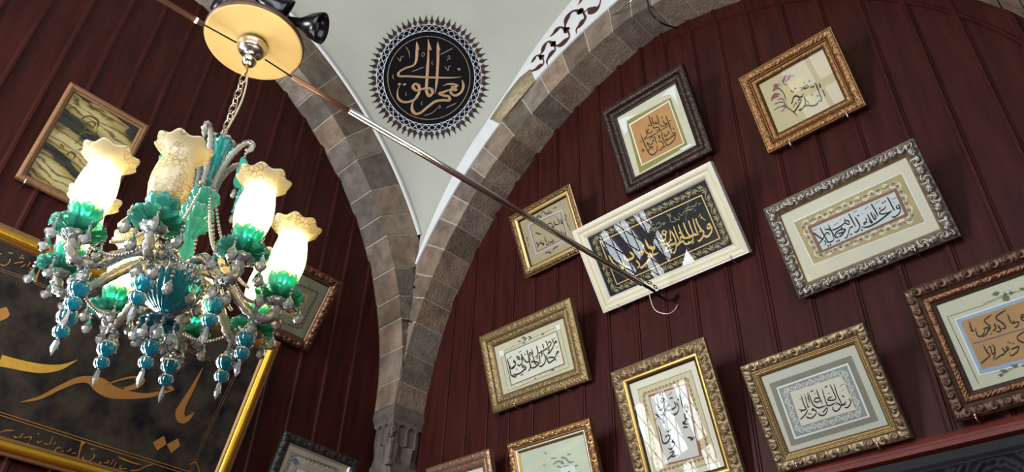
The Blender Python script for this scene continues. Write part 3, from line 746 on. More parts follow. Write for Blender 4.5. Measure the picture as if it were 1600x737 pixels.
f.write('''18:1046,150 1035,172 1052,190 1074,170 1062,148 1048,152; 20:1070,165 1082,200 1070,240 1035,275 1002,290 978,275; 20:928,52 962,115 996,180 1020,218; 17:915,152 898,190 862,212 840,240 872,252 935,238 992,206;
22:985,212 940,250 880,300 810,350 740,388 680,405 625,395; 22:555,282 590,340 614,388 602,432 572,460 545,455; 20:743,132 785,200 830,285; 20:735,225 758,272 785,312 800,290 770,240; 20:700,248 730,310 758,345 745,350 715,320; 16:680,290 692,335 665,372 668,345 715,350;
20:484,245 520,310 574,410; 20:540,395 502,412 485,465 465,520 435,530; 19:290,440 350,418 410,380 446,342 430,285; 17:446,318 490,338 490,368 455,360 432,325; 18:210,430 250,428 292,442; 20:248,372 300,470 342,520 378,515;
21:345,505 338,470 392,432 448,432 430,458 375,475 345,470; 20:375,515 412,490 450,438; 19:80,465 130,505 205,555; 19:152,400 182,460 218,522 250,575 300,562 328,530; 19:272,488 240,466 212,490 196,525 155,580 135,572; 17:205,555 225,585 208,615; 12:300,480 318,540;
d 21:595,270 845,187 405,410 638,435 515,488 352,566 376,556 252,620 278,604; d 20:878,124 904,107; 7:75,445 122,412; 7:310,385 378,342; 7:530,242 592,205; 7:660,206 722,162; 7:790,136 852,90; 6:980,85 1040,60; 8:390,310 402,322; 8:640,240 652,255; 6:1000,110 1015,128; 6:200,400 215,415''', (1260, 300, 7.369), INK)
f.glass(.058); f.pins([(1297, 447, 'left '), (1433, 394, 'right ')], 'chrome hook under the pewter floral picture')

# --- wide cream frame, gold on black
f = Picture('R', (1.811, 3.94, .935, .511, .574, -.007), 'wide cream-painted frame with gold calligraphy on black and a window reflection')
M_IVORY = mat('ivory_paint', (214, 203, 172), .42, var=.04, vscale=8); M_SILVERL = mat('silver_edge', (232, 230, 222), .3, metal=.3)
f.frame([(0, .006, 0, .003, .002, None, 0)], M_SILVERL, 'silver_edge')
f.frame([(.006, .034, .002, -.002, .003, None, 0), (.034, .038, -.004, -.004, 0, None, 0), (.038, .067, -.004, -.012, .004, None, 0)], M_IVORY, 'moulding', None)
f.frame([(.067, .074, -.010, -.018, .001, None, 0)], M_SILVERL, 'silver_slip', None)
f.backing(.04); f.sheet(.07, mat('black_ground', (32, 33, 37), .6, spec=.2, var=.15, vscale=9), 'black_panel')
GOLDI = mat('gold_ink', (206, 172, 98), .45, metal=.25)
cq = [(937.6, 377.5), (1095.8, 305), (1124.6, 372.3), (964, 444)]
f.line(cq, 1.6, GOLDI, 'gold_line')
sq = [(918.6, 370.5), (1100.9, 280.6), (1147.4, 381), (954.5, 462.8)]
f.vineborder([(f.px(*a)+f.px(*b_))/2 for a, b_ in zip(cq, sq)], mat('grey_gold', (138, 126, 100), .5), .075, .012, .0042, 'scroll_border', 1.4, mat('dull_gold', (160, 136, 80), .5))
f.write('''20:640,388 655,412 676,388 662,368 642,385; 22:680,380 688,430 655,482 620,482 600,455; 20:595,420 612,452 600,492 572,526 550,522; 16:600,440 572,395 560,372; 17:535,325 560,380 585,432 565,440; 17:505,310 530,400 548,445 560,470; 17:462,330 495,420 512,470; 18:412,350 450,440 482,482 532,452;
18:365,370 400,462 432,502; 16:320,385 355,480 378,520; 20:298,430 338,510 348,580 330,640 305,632; 18:560,470 520,472 482,492 430,502 390,492 385,522 350,572; 18:510,490 500,532 440,560 410,532 370,562 338,602; 18:228,425 212,450 235,470 252,445 230,425; 20:250,460 240,512 200,532 180,500; 18:285,420 292,482 280,542 230,562 200,542;
19:270,580 345,552 300,562 258,592 250,625 322,602; 18:45,512 92,592 140,602 128,540; 18:100,570 122,640 90,700; 16:20,560 60,640 130,660 180,640; d 18:538,322 590,305 470,540 300,520 205,480 345,455 380,452; 7:600,310 630,335; 7:500,560 522,535; 7:585,270 560,300''', (1000, 290, 6.138), GOLDI)
f.write('''20:520,250 552,300 602,290; 20:560,340 540,372 582,362; 20:560,380 500,452 470,462; 18:460,340 500,332 480,370; 20:388,330 422,370 380,398 345,390; 20:270,440 312,472 342,450 330,410; 18:215,360 250,420 285,450; 18:300,400 330,440 400,470; 16:440,400 470,440 450,470; 18:340,360 352,400''', (910, 330, 5.26), GOLDI, 'calligraphy')
f.write('''7:80,410 110,395 130,412 160,385; 7:95,430 140,415 180,400 210,380; 7:90,395 100,380 140,372; 7:150,372 190,352 200,372 240,345; 7:130,440 150,425; 8:235,345 225,375 250,350; 12:255,270 285,300 292,345; 12:280,260 300,300; 8:290,345 330,345 345,330; 9:320,300 350,325 380,318 360,280; 7:370,260 400,285 420,250; 8:410,260 440,240 460,232 500,222; 7:450,220 470,205 500,200; 9:495,200 530,190 545,150; 7:520,245 540,230; 7:555,180 590,165; 7:430,225 445,212; 6:470,240 520,215''', (1000, 290, 6.138), mat('pale_gold', (150, 142, 116), .5), 'upper_script')
f.glass(.072); f.pins([(970, 482, 'left '), (1146, 407, 'right ')], 'chrome hook under the wide cream picture')

# --- small bronze frame crossed by the rod
f = Picture('R', (1.184, 4.453, .535, .441, .433, -.012), 'small bronze frame with flat gilt inner border, crossed by the tie rod')
f.frame([(0, .007, 0, .001, 0, None, 0), (.007, .034, .000, .002, .006, 'scroll', .008)], mat('brown_gilt', (116, 88, 56), .4, metal=.6, var=.35, vscale=50))
f.frame([(.034, .056, .0, -.006, .003, None, 0)], mat('flat_gilt', (196, 162, 100), .38, metal=.5), 'gilt_border', None)
f.frame([(.056, .064, -.010, -.018, 0, None, 0)], M_BRONZE, 'dark_slip', None)
f.backing(.04); f.sheet(.06, mat('sand_paper', (176, 158, 124), .85, var=.05))
c = (805, 310, 6.7)
f.quad([(130, 270), (490, 110), (562, 418), (214, 592)], mat('lavender_line', (188, 180, 184), .8), 'lavender_line', c)
f.quad([(147, 282), (480, 134), (546, 404), (226, 566)], mat('umber_line', (132, 108, 84)), 'umber_line', c)
f.quad([(158, 290), (472, 145), (536, 398), (232, 552)], mat('sand_paper', (176, 158, 124)), 'text_panel', c)
f.write('''16:490,212 478,235 496,255 470,265; 14:440,200 462,260 420,272 408,235; 14:400,230 412,288 382,302; 14:335,272 370,258 392,290 345,318; 14:310,260 325,300 350,330; 14:210,370 225,360 250,370 270,372; 14:520,345 525,385 490,402; 13:480,330 492,392 455,398; 13:500,350 510,390; 14:440,365 420,400; 15:220,452 240,490 228,520; 15:240,500 262,462 300,485 288,452; 14:305,400 332,470; 14:350,440 345,475 320,490; 13:355,460 398,450 385,425; d 12:300,250 430,190 370,240 350,290 270,440 400,470''', c, INK)
f.write('9:215,205 240,180 270,195 260,160; 10:270,150 300,135 310,160 345,140; 9:320,170 360,150 390,130; 8:395,110 420,90 432,105; 9:310,575 340,560 370,570 350,545; 8:390,540 420,510 455,495; 9:230,215 250,165; 9:340,120 365,160', c, mat('navy_flower', (48, 50, 62), .8), 'blue_flowers')
f.write('10:515,160 530,190 520,220 545,230; 10:540,250 550,285 570,290; 9:560,300 575,340; 9:110,400 130,420 120,450; 9:130,470 145,500', c, mat('red_flower', (130, 70, 58), .8), 'red_flowers')
f.glass(.06); f.pins([(829, 424, 'left '), (899, 394, 'right ')], 'chrome hook under the small rod-crossed picture')

# --- brass-gilt patterned frame
f = Picture('R', (.94, 3.572, .747, .488, .342, -.014), 'brass-gilt patterned frame with two crowded lines of black calligraphy, below the small rod-crossed picture')
M_BGILT = mat('brass_gilt', (130, 108, 70), .46, metal=.55, var=.22, vscale=50)
f.frame([(0, .006, 0, .004, .001, None, 0), (.006, .050, .003, .0, .004, 'fine', .0042), (.050, .054, .0, .003, 0, None, 0)], M_BGILT)
f.frame([(.054, .088, -.002, -.012, .003, 'fine', .004), (.088, .094, -.010, -.018, 0, None, 0)], M_BGILT, 'inner_moulding', None)
f.backing(.05); f.sheet(.09, mat('parchment', (208, 198, 168), .85, var=.04))
c = (730, 450, 3.51)
f.line([(182, 352), (506, 206), (560, 432), (222, 562)], .7, mat('grey_line', (140, 138, 128), .8), 'grey_line', c)
f.quad([(203, 358), (491, 233), (536, 417), (240, 535)], M_BROWNL, 'gold_line', c)
f.quad([(208, 361), (488, 239), (530, 413), (244, 529)], mat('ivory_paper', (224, 218, 200), .85), 'text_panel', c)
for q in ([(172, 345), (200, 340), (203, 368), (180, 378)], [(484, 205), (508, 196), (512, 222), (492, 232)]): f.quad(q, M_WHITEL, 'silver_corner', c)
f.write('20:245,70 270,55 300,75 270,95; 20:330,45 360,55 340,85; 14:200,110 230,95; 16:500,20 530,5; 14:255,120 290,130; 16:410,580 425,585; 14:620,475 660,468', (785, 520, 8.19), mat('blue_grey_flower', (92, 94, 104), .8), 'flower_ornament')
f.write('14:160,680 210,670 250,650; 16:280,640 310,630; 14:510,540 550,530; 14:300,90 340,100', (785, 520, 8.19), M_WHITEL, 'white_flowers')
f.write('''17:60,320 78,390 108,452 148,435 168,385 142,368 150,348 170,372; 17:180,290 195,330 218,332 202,300 180,310; 16:118,450 172,400; 17:235,320 250,345 255,312 236,310; 18:252,330 246,390 206,416 190,395; 18:235,265 270,330 312,372 362,345; 17:310,212 330,290 356,348; 16:368,200 386,270 352,250 345,280 376,288; 17:434,158 450,240 444,290 415,306; 17:450,265 500,235 575,192 620,142 600,110 572,150; 16:510,135 530,200; 15:488,245 510,268 526,238; 15:553,95 580,170; 16:602,200 590,258 573,265; 16:630,72 655,130; 17:660,130 690,118 680,100 660,140 640,190 600,252 578,240;
18:65,330 100,500 112,542 160,562 172,540 140,508; 17:115,545 200,522 242,500 302,440 252,432 262,412 292,410; 15:270,455 300,472; 17:330,300 356,440 322,492; 18:345,370 370,442 422,430 462,380 382,362 370,384; 17:385,280 412,380 442,402; 17:470,270 482,400; 18:530,260 552,330 532,390 490,426 455,415; 18:560,280 580,362 602,378 672,320 600,310 580,332; 16:672,315 690,262 702,252 716,235 682,240;
d 18:680,345 290,270 375,376 502,290 585,215 238,538 258,526 182,462; 7:80,330 120,290; 7:205,250 240,225; 7:650,80 680,55; 7:430,330 470,310; 6:690,190 710,170; 6:700,300 722,285''', (785, 520, 8.19), INK)
f.glass(.09); f.pins([(808, 636, 'left '), (888, 608, 'right ')], 'chrome hook under the brass-gilt patterned picture')

# --- tall antique gold floral frame
f = Picture('R', (1.991, 2.802, .553, .663, .303, .013), 'tall antique-gold floral frame with red-brown bordered page, at the bottom edge of the photo')
f.frame([(0, .062, -.006, -.006, .008, 'floral', .011)], M_ANTQ, ds=.003)
f.frame([(.060, .078, -.004, -.012, .004, None, 0)], M_GOLDP, 'gilt_slip', None)
f.frame([(.078, .086, -.010, -.018, .001, 'bead', .002)], M_BRONZE, 'beaded_slip', None)
f.backing(.05); f.sheet(.084, M_CREAM)
c = (940, 510, 3.246)
P = f.quad([(181, 318), (452, 219), (592, 684), (272, 775)], mat('grey_line', (140, 138, 128)), 'grey_line', c)
P = f.quad([(184, 322), (450, 224), (588, 681), (274, 770)], mat('beige_panel', (204, 188, 150), .85, var=.06, vscale=12), 'border_panel', c)
Pc = np.mean(P, axis=0); f.vineborder([Pc+(p-Pc)*np.array([.83, .87, 1]) for p in P], mat('olive_ink', (96, 86, 60)), .045, .008, .0022, 'vine_border', 1.0, mat('olive_leaf', (112, 96, 66)))
c = (1010, 590, 5.26)
f.quad([(14, 142), (326, 44), (462, 640), (156, 722)], mat('red_brown_border', (150, 96, 72), .8, var=.08), 'red_border', c)
f.quad([(26, 160), (316, 58), (434, 638), (162, 704)], mat('lilac_paper', (206, 202, 196), .85), 'text_panel', c)
f.write('''15:325,212 312,235 335,242 332,215; 16:338,225 342,262 320,284; 16:268,128 285,190 302,248; 17:245,195 266,250 246,295 215,297 195,268; 16:222,190 242,235 192,266 160,262 185,225 152,235; 15:148,165 132,200 120,195 126,168 146,185 142,240 110,266 90,255; 15:84,155 98,220 106,256; 17:155,240 142,300 110,303; 17:70,292 130,345 158,385; 16:152,300 130,362 158,350; 15:135,375 150,365; 17:155,385 165,440 192,432 206,420; 17:95,388 120,470 136,532 172,530 196,478 160,480 152,512; 16:225,505 205,530 226,526 228,552 202,586 172,575; 15:170,672 205,640 232,600 182,622; 14:205,650 268,630;
17:310,298 322,350 300,372 348,382; 15:320,330 350,345; 17:335,490 372,492 366,512 402,478; 15:300,410 330,400; d 17:210,165 196,168 262,178 110,140 315,300 330,405; 6:175,150 215,112; 6:290,175 320,135; 6:60,350 90,330''', c, INK)
f.glass(.084)

# --- antique gold frame above the ledge
f = Picture('R', (2.699, 2.81, .563, .468, .407, .02), 'antique-gold scroll frame with grey double-matted calligraphy, just above the red ledge')
M_ANTP = mat('pale_antique_gold', (136, 118, 90), .38, metal=.7, var=.25, vscale=40)
f.frame([(0, .040, -.002, -.004, .007, 'scroll', .010)], M_ANTP, ds=.003)
f.frame([(.039, .046, -.004, -.002, .002, None, 0), (.046, .054, -.006, -.008, .001, 'bead', .003), (.054, .060, -.006, -.010, .002, None, 0), (.060, .067, -.010, -.016, .001, 'bead', .002), (.067, .070, -.014, -.018, 0, None, 0)], mat('warm_gilt', (146, 120, 78), .36, metal=.7), 'beaded_slip', None)
f.backing(.04); f.sheet(.067, mat('grey_cream', (206, 203, 188), .85))
c = (1140, 490, 2.983)
f.quad([(184, 326), (566, 194), (694, 497), (288, 617)], mat('grey_panel', (138, 136, 122), .85, var=.08), 'grey_panel', c)
f.quad([(218, 344), (551, 229), (655, 479), (303, 585)], M_WHITEL, 'white_line', c)
P = f.quad([(227, 349), (546, 239), (643, 475), (309, 574)], mat('blue_grey_panel', (150, 154, 150), .85, var=.08, vscale=10), 'inner_panel', c)
Pc = np.mean(P, axis=0); f.vineborder([Pc+(p-Pc)*np.array([.86, .82, 1]) for p in P], mat('silver_scroll', (206, 206, 202), .6), .05, .012, .005, 'scroll_border', 1.3)
c = (1220, 580, 7.37)
f.quad([(105, 240), (700, 50), (862, 440), (235, 630)], mat('ivory_paper', (224, 218, 200)), 'text_panel', c)
f.write('''18:230,265 270,390 292,428 252,447 200,435; 16:272,258 310,400 332,400; 14:305,240 335,380; 18:318,245 352,340 382,392 432,418 482,406 545,385; 17:452,310 402,308 384,340 430,352 462,318; 17:410,205 442,300 482,380; 18:385,420 358,440 402,452 402,490 352,536 300,526 288,505; 18:312,438 290,482 240,540 222,545; 18:428,470 450,502 500,502 532,460 530,420 490,466 478,460; 17:470,190 510,320 542,392 592,380 662,345; 17:592,290 548,310 550,332 622,326 632,300; 16:565,145 612,250 642,325; 17:610,135 650,270 688,345 712,386 762,370; 18:590,400 612,450 652,452 692,400 652,370 640,402; 17:680,395 722,380 752,340; 18:785,308 806,360 770,412 728,416;
d 17:350,230 365,222 512,180 528,172 552,253 320,320 312,300 725,290 712,282 235,460 325,490 345,488; 6:210,330 240,310; 6:380,270 410,240; 6:680,170 730,140; 6:700,220 725,205''', c, INK)
f.glass(.067); f.pins([(1249, 731, 'left '), (1376, 700, 'right ')], 'chrome hook under the grey-matted picture over the ledge')

# --- dark bronze double frame at the right edge
f = Picture('R', (3.426, 2.838, .72, .531, .285, .017), 'dark bronze double frame with blue-edged tan calligraphy panels, at the right edge of the photo')
f.frame([(0, .006, -.004, 0, 0, None, 0), (.006, .044, .0, -.002, .005, 'scroll', .008), (.044, .056, -.004, -.010, 0, None, 0)], mat('dark_bronze_red', (86, 62, 50), .38, metal=.7, var=.3, vscale=50))
f.frame([(.056, .082, -.008, -.010, .003, 'fine', .005)], mat('copper_relief', (104, 72, 50), .36, metal=.8, var=.25, vscale=60), 'copper_moulding', None)
f.frame([(.082, .095, -.011, -.018, 0, None, 0)], mat('brown_slip', (58, 42, 34), .4), 'dark_slip', None)
f.backing(.05); f.sheet(.09, mat('sage_paper', (206, 203, 180), .85))
c = (1480, 440, 4.09)
f.line([(0, 224), (245, 145)], .7, mat('dark_line', (64, 58, 48), .8), 'dark_line', c, False); f.line([(0, 224), (200, 650)], .7, mat('dark_line', (64, 58, 48)), 'dark_line', c, False)
f.quad([(45, 240), (800, -12), (960, 410), (206, 602)], M_WHITEL, 'white_line', c)
f.quad([(55, 244), (800, -4), (952, 405), (212, 590)], mat('sky_blue_border', (156, 178, 204), .85), 'blue_border', c)
f.quad([(86, 256), (790, 24), (925, 380), (224, 558)], mat('brown_tan', (184, 142, 96), .85, var=.1, vscale=8), 'text_panel', c)
f.line([(165, 396), (860, 190)], 1.3, mat('blue_line', (70, 76, 150), .7), 'blue_line', c, False)
c = (1500, 440, 4.61)
f.write('''12:65,285 85,345 100,355 72,348; 12:108,330 125,385 150,392 170,372 182,330; 12:165,340 205,328 192,372 160,396; 12:228,235 175,280 216,320 206,348 190,335; 13:245,298 257,335 232,357; 13:270,310 292,350 258,362; 13:332,200 258,255 312,302 326,332 290,337; 12:340,228 366,290 388,296 382,272; 12:388,295 422,290 412,320 388,332; 12:432,260 470,250 465,235 440,245 448,275 500,280;
12:165,450 190,500 215,530 195,550 160,580 148,592; 12:215,455 236,522 252,482 228,448; 11:245,480 252,522 235,562; 12:300,470 322,512 290,532 240,566; 11:345,462 332,475 348,488 352,465; 12:352,480 322,512; 12:368,490 385,478 402,472 422,466 412,502 370,532 355,502; 12:470,350 412,398 440,432 490,440 480,420; d 10:72,325 170,395 222,375 345,435 360,440 195,490 385,445 210,470''', c, INK, dark=.95)
f.write('f:225,95 250,70 278,72 262,98; f:300,110 325,95 345,102 350,130 310,135; f:310,70 330,85 320,110; f:355,60 378,80 360,95; f:425,45 455,40 461,55 435,60; f:285,635 320,628 335,650 300,650; f:360,600 410,590 412,612 380,612; f:430,605 461,590 470,610; f:275,665 305,660 295,685', c, mat('ivy_green', (104, 122, 92), .8), 'ivy_leaves')
f.write('4:160,160 240,130 330,90 470,50; 4:270,680 340,640 420,600', c, mat('dark_line', (64, 58, 48)), 'ivy_stem')
f.glass(.09); f.pins([(1529, 657, '')], 'chrome hook under the dark bronze double frame')

# --- bottom edge: pale green picture, pinkish bronze corner
f = Picture('R', (1.215, 2.842, .58, .443, .3, -.013), 'gilt carved frame with pale green flower picture, cut off by the bottom edge')
a = .0222
f.e.matrix_world = Matrix.Translation(Vector((0, -a, 0))) @ f.e.matrix_world; f.o = f.o+np.array([0, -a, 0])
f.frame([(0, .036, -.004, -.004, .007, 'scroll', .009), (.036, .048, -.002, -.008, .002, None, 0)], mat('bronze_gilt', (150, 112, 70), .38, metal=.7, var=.3, vscale=40), ds=.003)
f.frame([(.048, .055, -.007, -.010, .002, None, 0)], M_SILVERL, 'silver_slip', None); f.frame([(.055, .066, -.010, -.018, .001, None, 0)], M_GOLDP, 'gilt_slip', None)
f.backing(.04); f.sheet(.064, mat('pale_green_paper', (196, 200, 178), .85, var=.05, vscale=5))
f.write('14:1120,430 1160,400 1200,420 1180,380; 14:1180,370 1220,380 1250,410 1290,400; 10:1100,380 1150,375; 12:1230,350 1260,345; 10:1050,330 1075,350; 10:1040,435 1065,430; 14:1200,440 1280,440 1320,430; 12:1150,440 1190,450', (640, 640, 5), mat('grey_flower', (122, 132, 124), .8), 'flower_ornament')
f.quad([(1175, 455), (1285, 425), (1330, 560), (1215, 590)], mat('white_card', (216, 218, 204), .8), 'card', (640, 640, 5))
f.write('14:1240,480 1260,500 1250,530 1210,540', (640, 640, 5), INK)
f.glass(.064)
f = Picture('R', (.473, 2.964, .55, .36, .3, -.013), 'pinkish bronze patterned frame whose upper right corner shows beside the carved stone capital')
M_PINKB = mat('pink_bronze', (160, 122, 100), .38, metal=.65, var=.25, vscale=60)
f.frame([(0, .005, 0, .003, 0, None, 0), (.005, .040, .002, .0, .003, 'fine', .004), (.040, .044, 0, .003, 0, None, 0)], M_PINKB)
f.frame([(.044, .078, -.001, -.010, .002, 'fine', .004), (.078, .085, -.01, -.018, 0, None, 0)], M_PINKB, 'inner_moulding', None)
f.backing(.05); f.sheet(.082, M_CREAM); f.glass(.082)

# --- left wall: black frame, copper frame, marbled picture, great panel
f = Picture('L', (-.996, 2.889, .551, .5, .25, -.041), 'black carved frame with grey illuminated page, left of the stone capital at the bottom')
f.frame([(0, .054, -.006, -.006, .007, 'floral', .008)], mat('black_lacquer', (46, 43, 41), .34, var=.2, vscale=30), ds=.0034)
f.frame([(.054, .064, -.006, -.018, 0, None, 0)], mat('silver_leaf', (196, 190, 180), .35, metal=.4), 'silver_slip', None)
f.backing(.04); f.sheet(.062, mat('grey_beige_paper', (186, 176, 160), .85, var=.05))
c = (430, 670, 11)
f.quad([(286, 395), (1100, 690), (900, 1290), (20, 990)], mat('dark_line', (64, 58, 48)), 'dark_line', c)
P = f.quad([(294, 408), (1090, 700), (895, 1270), (35, 985)], mat('grey_beige_paper', (186, 176, 160)), 'border_panel', c)
Pc = np.mean(P, axis=0); f.vineborder([Pc+(p-Pc)*np.array([.93, .92, 1]) for p in P], mat('umber_ink', (104, 92, 74), .8), .05, .007, .003, 'vine_border', 1.2)
f.vineborder([Pc+(p-Pc)*np.array([.8, .78, 1]) for p in P], mat('cream_scroll', (206, 198, 178), .8), .07, .012, .007, 'cream_scroll', 1.3)
f.write('p:300,520,20 350,560,90 410,590,40; p:330,500,30 380,540,40', c, mat('slate_blue', (92, 110, 140), .8), 'blue_flower')
f.quad([(365, 650), (900, 850), (800, 1150), (240, 960)], mat('rose_line', (150, 120, 104), .8), 'rose_border', c); f.quad([(385, 670), (880, 860), (790, 1130), (265, 950)], M_CREAM, 'text_panel', c)
f.glass(.062)
f = Picture('L', (-1.329, 3.968, .46, .498, .528, -.005), 'copper-brown carved frame with small tan script panel, partly behind the chandelier lamps')
f.frame([(0, .050, -.004, -.004, .008, 'floral', .010)], mat('copper_brown', (112, 78, 56), .38, metal=.7, var=.25, vscale=50), ds=.0032)
f.frame([(.049, .060, -.004, -.010, .002, None, 0)], mat('copper_slip', (140, 100, 74), .3, metal=.8), 'copper_slip', None); f.frame([(.060, .068, -.012, -.018, 0, None, 0)], mat('brown_slip', (58, 42, 34)), 'dark_slip', None)
f.backing(.04); f.sheet(.064, mat('grey_green_paper', (132, 130, 106), .85, var=.06))
c = (440, 400, 4.61)
f.quad([(-75, 178), (200, 283), (112, 448), (-165, 352)], mat('pale_line', (178, 166, 132), .8), 'pale_line', c); f.quad([(-70, 186), (192, 287), (108, 440), (-158, 350)], mat('brown_tan', (184, 142, 96)), 'text_panel', c)
P = [f.px(440+x/4.61, 400+y/4.61) for x, y in ((-90, 120), (262, 262), (130, 520), (-235, 395))]
f.vineborder(P, mat('brown_ink', (70, 56, 40), .8), .055, .005, .0022, 'vine_border', .9)
f.write('11:-30,215 10,235 40,252 62,240 50,272; 11:60,262 80,300 105,312 132,298; 11:150,320 162,332; 10:90,270 120,290; 11:-40,300 0,330 30,340; 12:20,365 45,400 62,402 92,388; 11:75,362 100,395 130,425; 10:120,375 135,385; d 10:30,225 70,240 110,265 60,350 100,350', c, INK)
f.glass(.064)
f = Picture('L', (-2.765, 4.235, .471, .656, .185, -.013), 'plain brown wooden frame with marbled gold picture, upper left behind the chandelier', name='framed_picture')
M_PLAINW = mat('plain_brown_wood', (130, 92, 60), .45, var=.18, vscale=12, stretch=(3, 3, 14))
f.frame([(0, .006, -.004, 0, 0, None, 0), (.006, .026, 0, -.002, .003, None, 0), (.026, .030, -.004, -.003, 0, None, 0), (.030, .042, -.006, -.016, 0, None, 0)], M_PLAINW)
mm = bpy.data.materials.new('marbled_gold'); mm.use_nodes = True; N = mm.node_tree.nodes; Lk = mm.node_tree.links; bb = N['Principled BSDF']
tc = N.new('ShaderNodeTexCoord'); mp_ = N.new('ShaderNodeMapping'); mp_.inputs['Rotation'].default_value = (0, 0, .45); mp_.inputs['Scale'].default_value = (1.0, 2.6, 1)
def wave(sc_, dist, det):
    w_ = N.new('ShaderNodeTexWave'); w_.bands_direction = 'Y'; w_.inputs['Scale'].default_value = sc_; w_.inputs['Distortion'].default_value = dist; w_.inputs['Detail'].default_value = 6; w_.inputs['Detail Scale'].default_value = det
    Lk.new(mp_.outputs[0], w_.inputs['Vector']); return w_
Lk.new(tc.outputs['Object'], mp_.inputs[0])
wa, wb_ = wave(.62, 7, 2.2), wave(3.2, 12, 1.5)
def ramp(stops):
    c_ = N.new('ShaderNodeValToRGB'); el = c_.color_ramp.elements; el[0].position, el[0].color = stops[0][0], lin(stops[0][1]); el[1].position, el[1].color = stops[-1][0], lin(stops[-1][1])
    for p_, q_ in stops[1:-1]: el.new(p_).color = lin(q_)
    return c_
c1 = ramp([(0, (52, 52, 50)), (.13, (60, 58, 54)), (.2, (168, 146, 92)), (.6, (196, 174, 116)), (1, (216, 200, 152))]); c2 = ramp([(0, (130, 112, 78)), (.25, (240, 232, 208)), (1, (255, 250, 236))])
Lk.new(wa.outputs[0], c1.inputs[0]); Lk.new(wb_.outputs[0], c2.inputs[0]); mx = N.new('ShaderNodeMix'); mx.data_type = 'RGBA'; mx.blend_type = 'MULTIPLY'; mx.inputs[0].default_value = 1
Lk.new(c1.outputs[0], mx.inputs[6]); Lk.new(c2.outputs[0], mx.inputs[7]); Lk.new(mx.outputs[2], bb.inputs['Base Color']); bb.inputs['Roughness'].default_value = .5
f.backing(.03); f.sheet(.040, mm, 'marbled_sheet')
f.write('''9:150,225 175,215 200,235; 12:215,280 235,262 270,265 300,290 290,330; 10:230,330 250,290 285,300 260,330; 12:200,360 230,340 280,350 300,330; 11:180,400 220,380 230,420 190,430; 11:240,400 275,390 270,440 230,440; 12:140,460 160,440 185,455 170,480; 11:215,430 240,470 280,450; 9:300,380 320,400; 9:110,400 130,420''', (60, 100, 3.205), mat('dark_gold_script', (104, 84, 36), .6), 'faint_script')
f.glass(.040)
f.pins([(37, 287, '')], 'small hook under the plain brown marbled picture')

f = Picture('L', (-2.969, 2.855, 1.75, .970, .324, .003), 'huge gold-framed black panel with large golden script, behind and below the chandelier')
M_YGOLD = mat('yellow_gold', (206, 158, 48), .28, metal=.75, var=.1, vscale=10)
f.frame([(0, .010, -.006, .002, .002, None, 0), (.010, .018, .0, .0, 0, None, 0)], M_PLAINW)
f.frame([(.018, .064, .0, -.004, .016, None, 0)], M_YGOLD, 'gilt_moulding', None)
f.frame([(.064, .072, -.006, -.008, .002, None, 0), (.072, .080, -.010, -.018, 0, None, 0)], mat('umber_gilt', (140, 100, 56), .4, metal=.5), 'inner_slip', None)
f.backing(.05); f.sheet(.076, mat('stained_black', (10, 11, 20), .62, col2=(66, 58, 48), vscale=8, spec=.2), 'black_panel')
M_OCHRE = mat('ochre_gold', (176, 124, 62), .42, metal=.35); M_OLDG = mat('old_gold_line', (128, 92, 58), .5, metal=.2); M_BRG = mat('bright_gold', (214, 170, 70), .4, metal=.4, var=.1, vscale=30)
f.write('p:0,402,72 100,425,64 200,446,62 300,458,56 400,450,38 470,425,18 525,397,2', (0, 470, 4.333), M_BRG, 'golden_sweep')
f.write('f:0,52 45,40 68,92 50,115 0,136', (0, 470, 4.333), M_OCHRE, 'gold_dot')
f.write('p:32,628,1 62,621,5 92,606,7 120,594,9 140,593,12 156,601,22 172,611,20 195,616,14 225,618,8 250,614,6 271,609,1; p:272,609,2 262,602,8 250,592,7; p:166,600,2 195,591,3 213,589,4 222,594,9 212,603,9 194,608,6; p:317,574,1 300,607,7 287,630,11 281,645,15 285,655,13 294,653,8 304,643,1', (0, 0, 1), M_OCHRE, 'golden_letters')
f.write('f:332,565 398,525 412,575 358,612; f:414,577 480,540 493,585 440,628', (150, 540, 3.743), M_OCHRE, 'gold_dots')
f.line([(-10, 416), (50, 436.5), (89, 455.5), (330, 560)], 1.0, M_OLDG, 'rule_line', (0, 0, 1), False); f.line([(-10, 419.5), (50, 440), (89, 459), (330, 564)], 1.0, M_OLDG, 'rule_line', (0, 0, 1), False)
f.line([(-10, 640), (127.5, 684), (240, 719), (297, 737)], 1.2, M_OCHRE, 'rule_line', (0, 0, 1), False); f.line([(-10, 645), (127.5, 689), (240, 724), (297, 742)], 1.2, M_OCHRE, 'rule_line', (0, 0, 1), False)
f.line([(388, 540), (359.7, 597.5), (331.7, 655), (285, 760)], .8, M_OLDG, 'rule_line', (0, 0, 1), False); f.line([(392, 541), (363, 598.5), (335, 656), (288, 761)], .8, M_OLDG, 'rule_line', (0, 0, 1), False)
f.write('p:131,689,8 127,696,3 122,714,2.5 118,724,8; p:70,406,6 60,425,2 53,440,7; p:297,725,2 306,722,1.5 312,737,1.5', (0, 0, 1), M_OCHRE, 'cartouche_divider')
f.write('16:0,350 55,365 108,335 132,290 115,285; 14:175,340 215,330 290,322 260,310; 16:322,348 300,370 262,382; 14:392,318 345,385; 14:378,400 400,405 425,398; d 20:125,203 152,210 285,240 262,265 298,270 10,215', (0, 370, 8.19), M_OCHRE, 'upper_script')
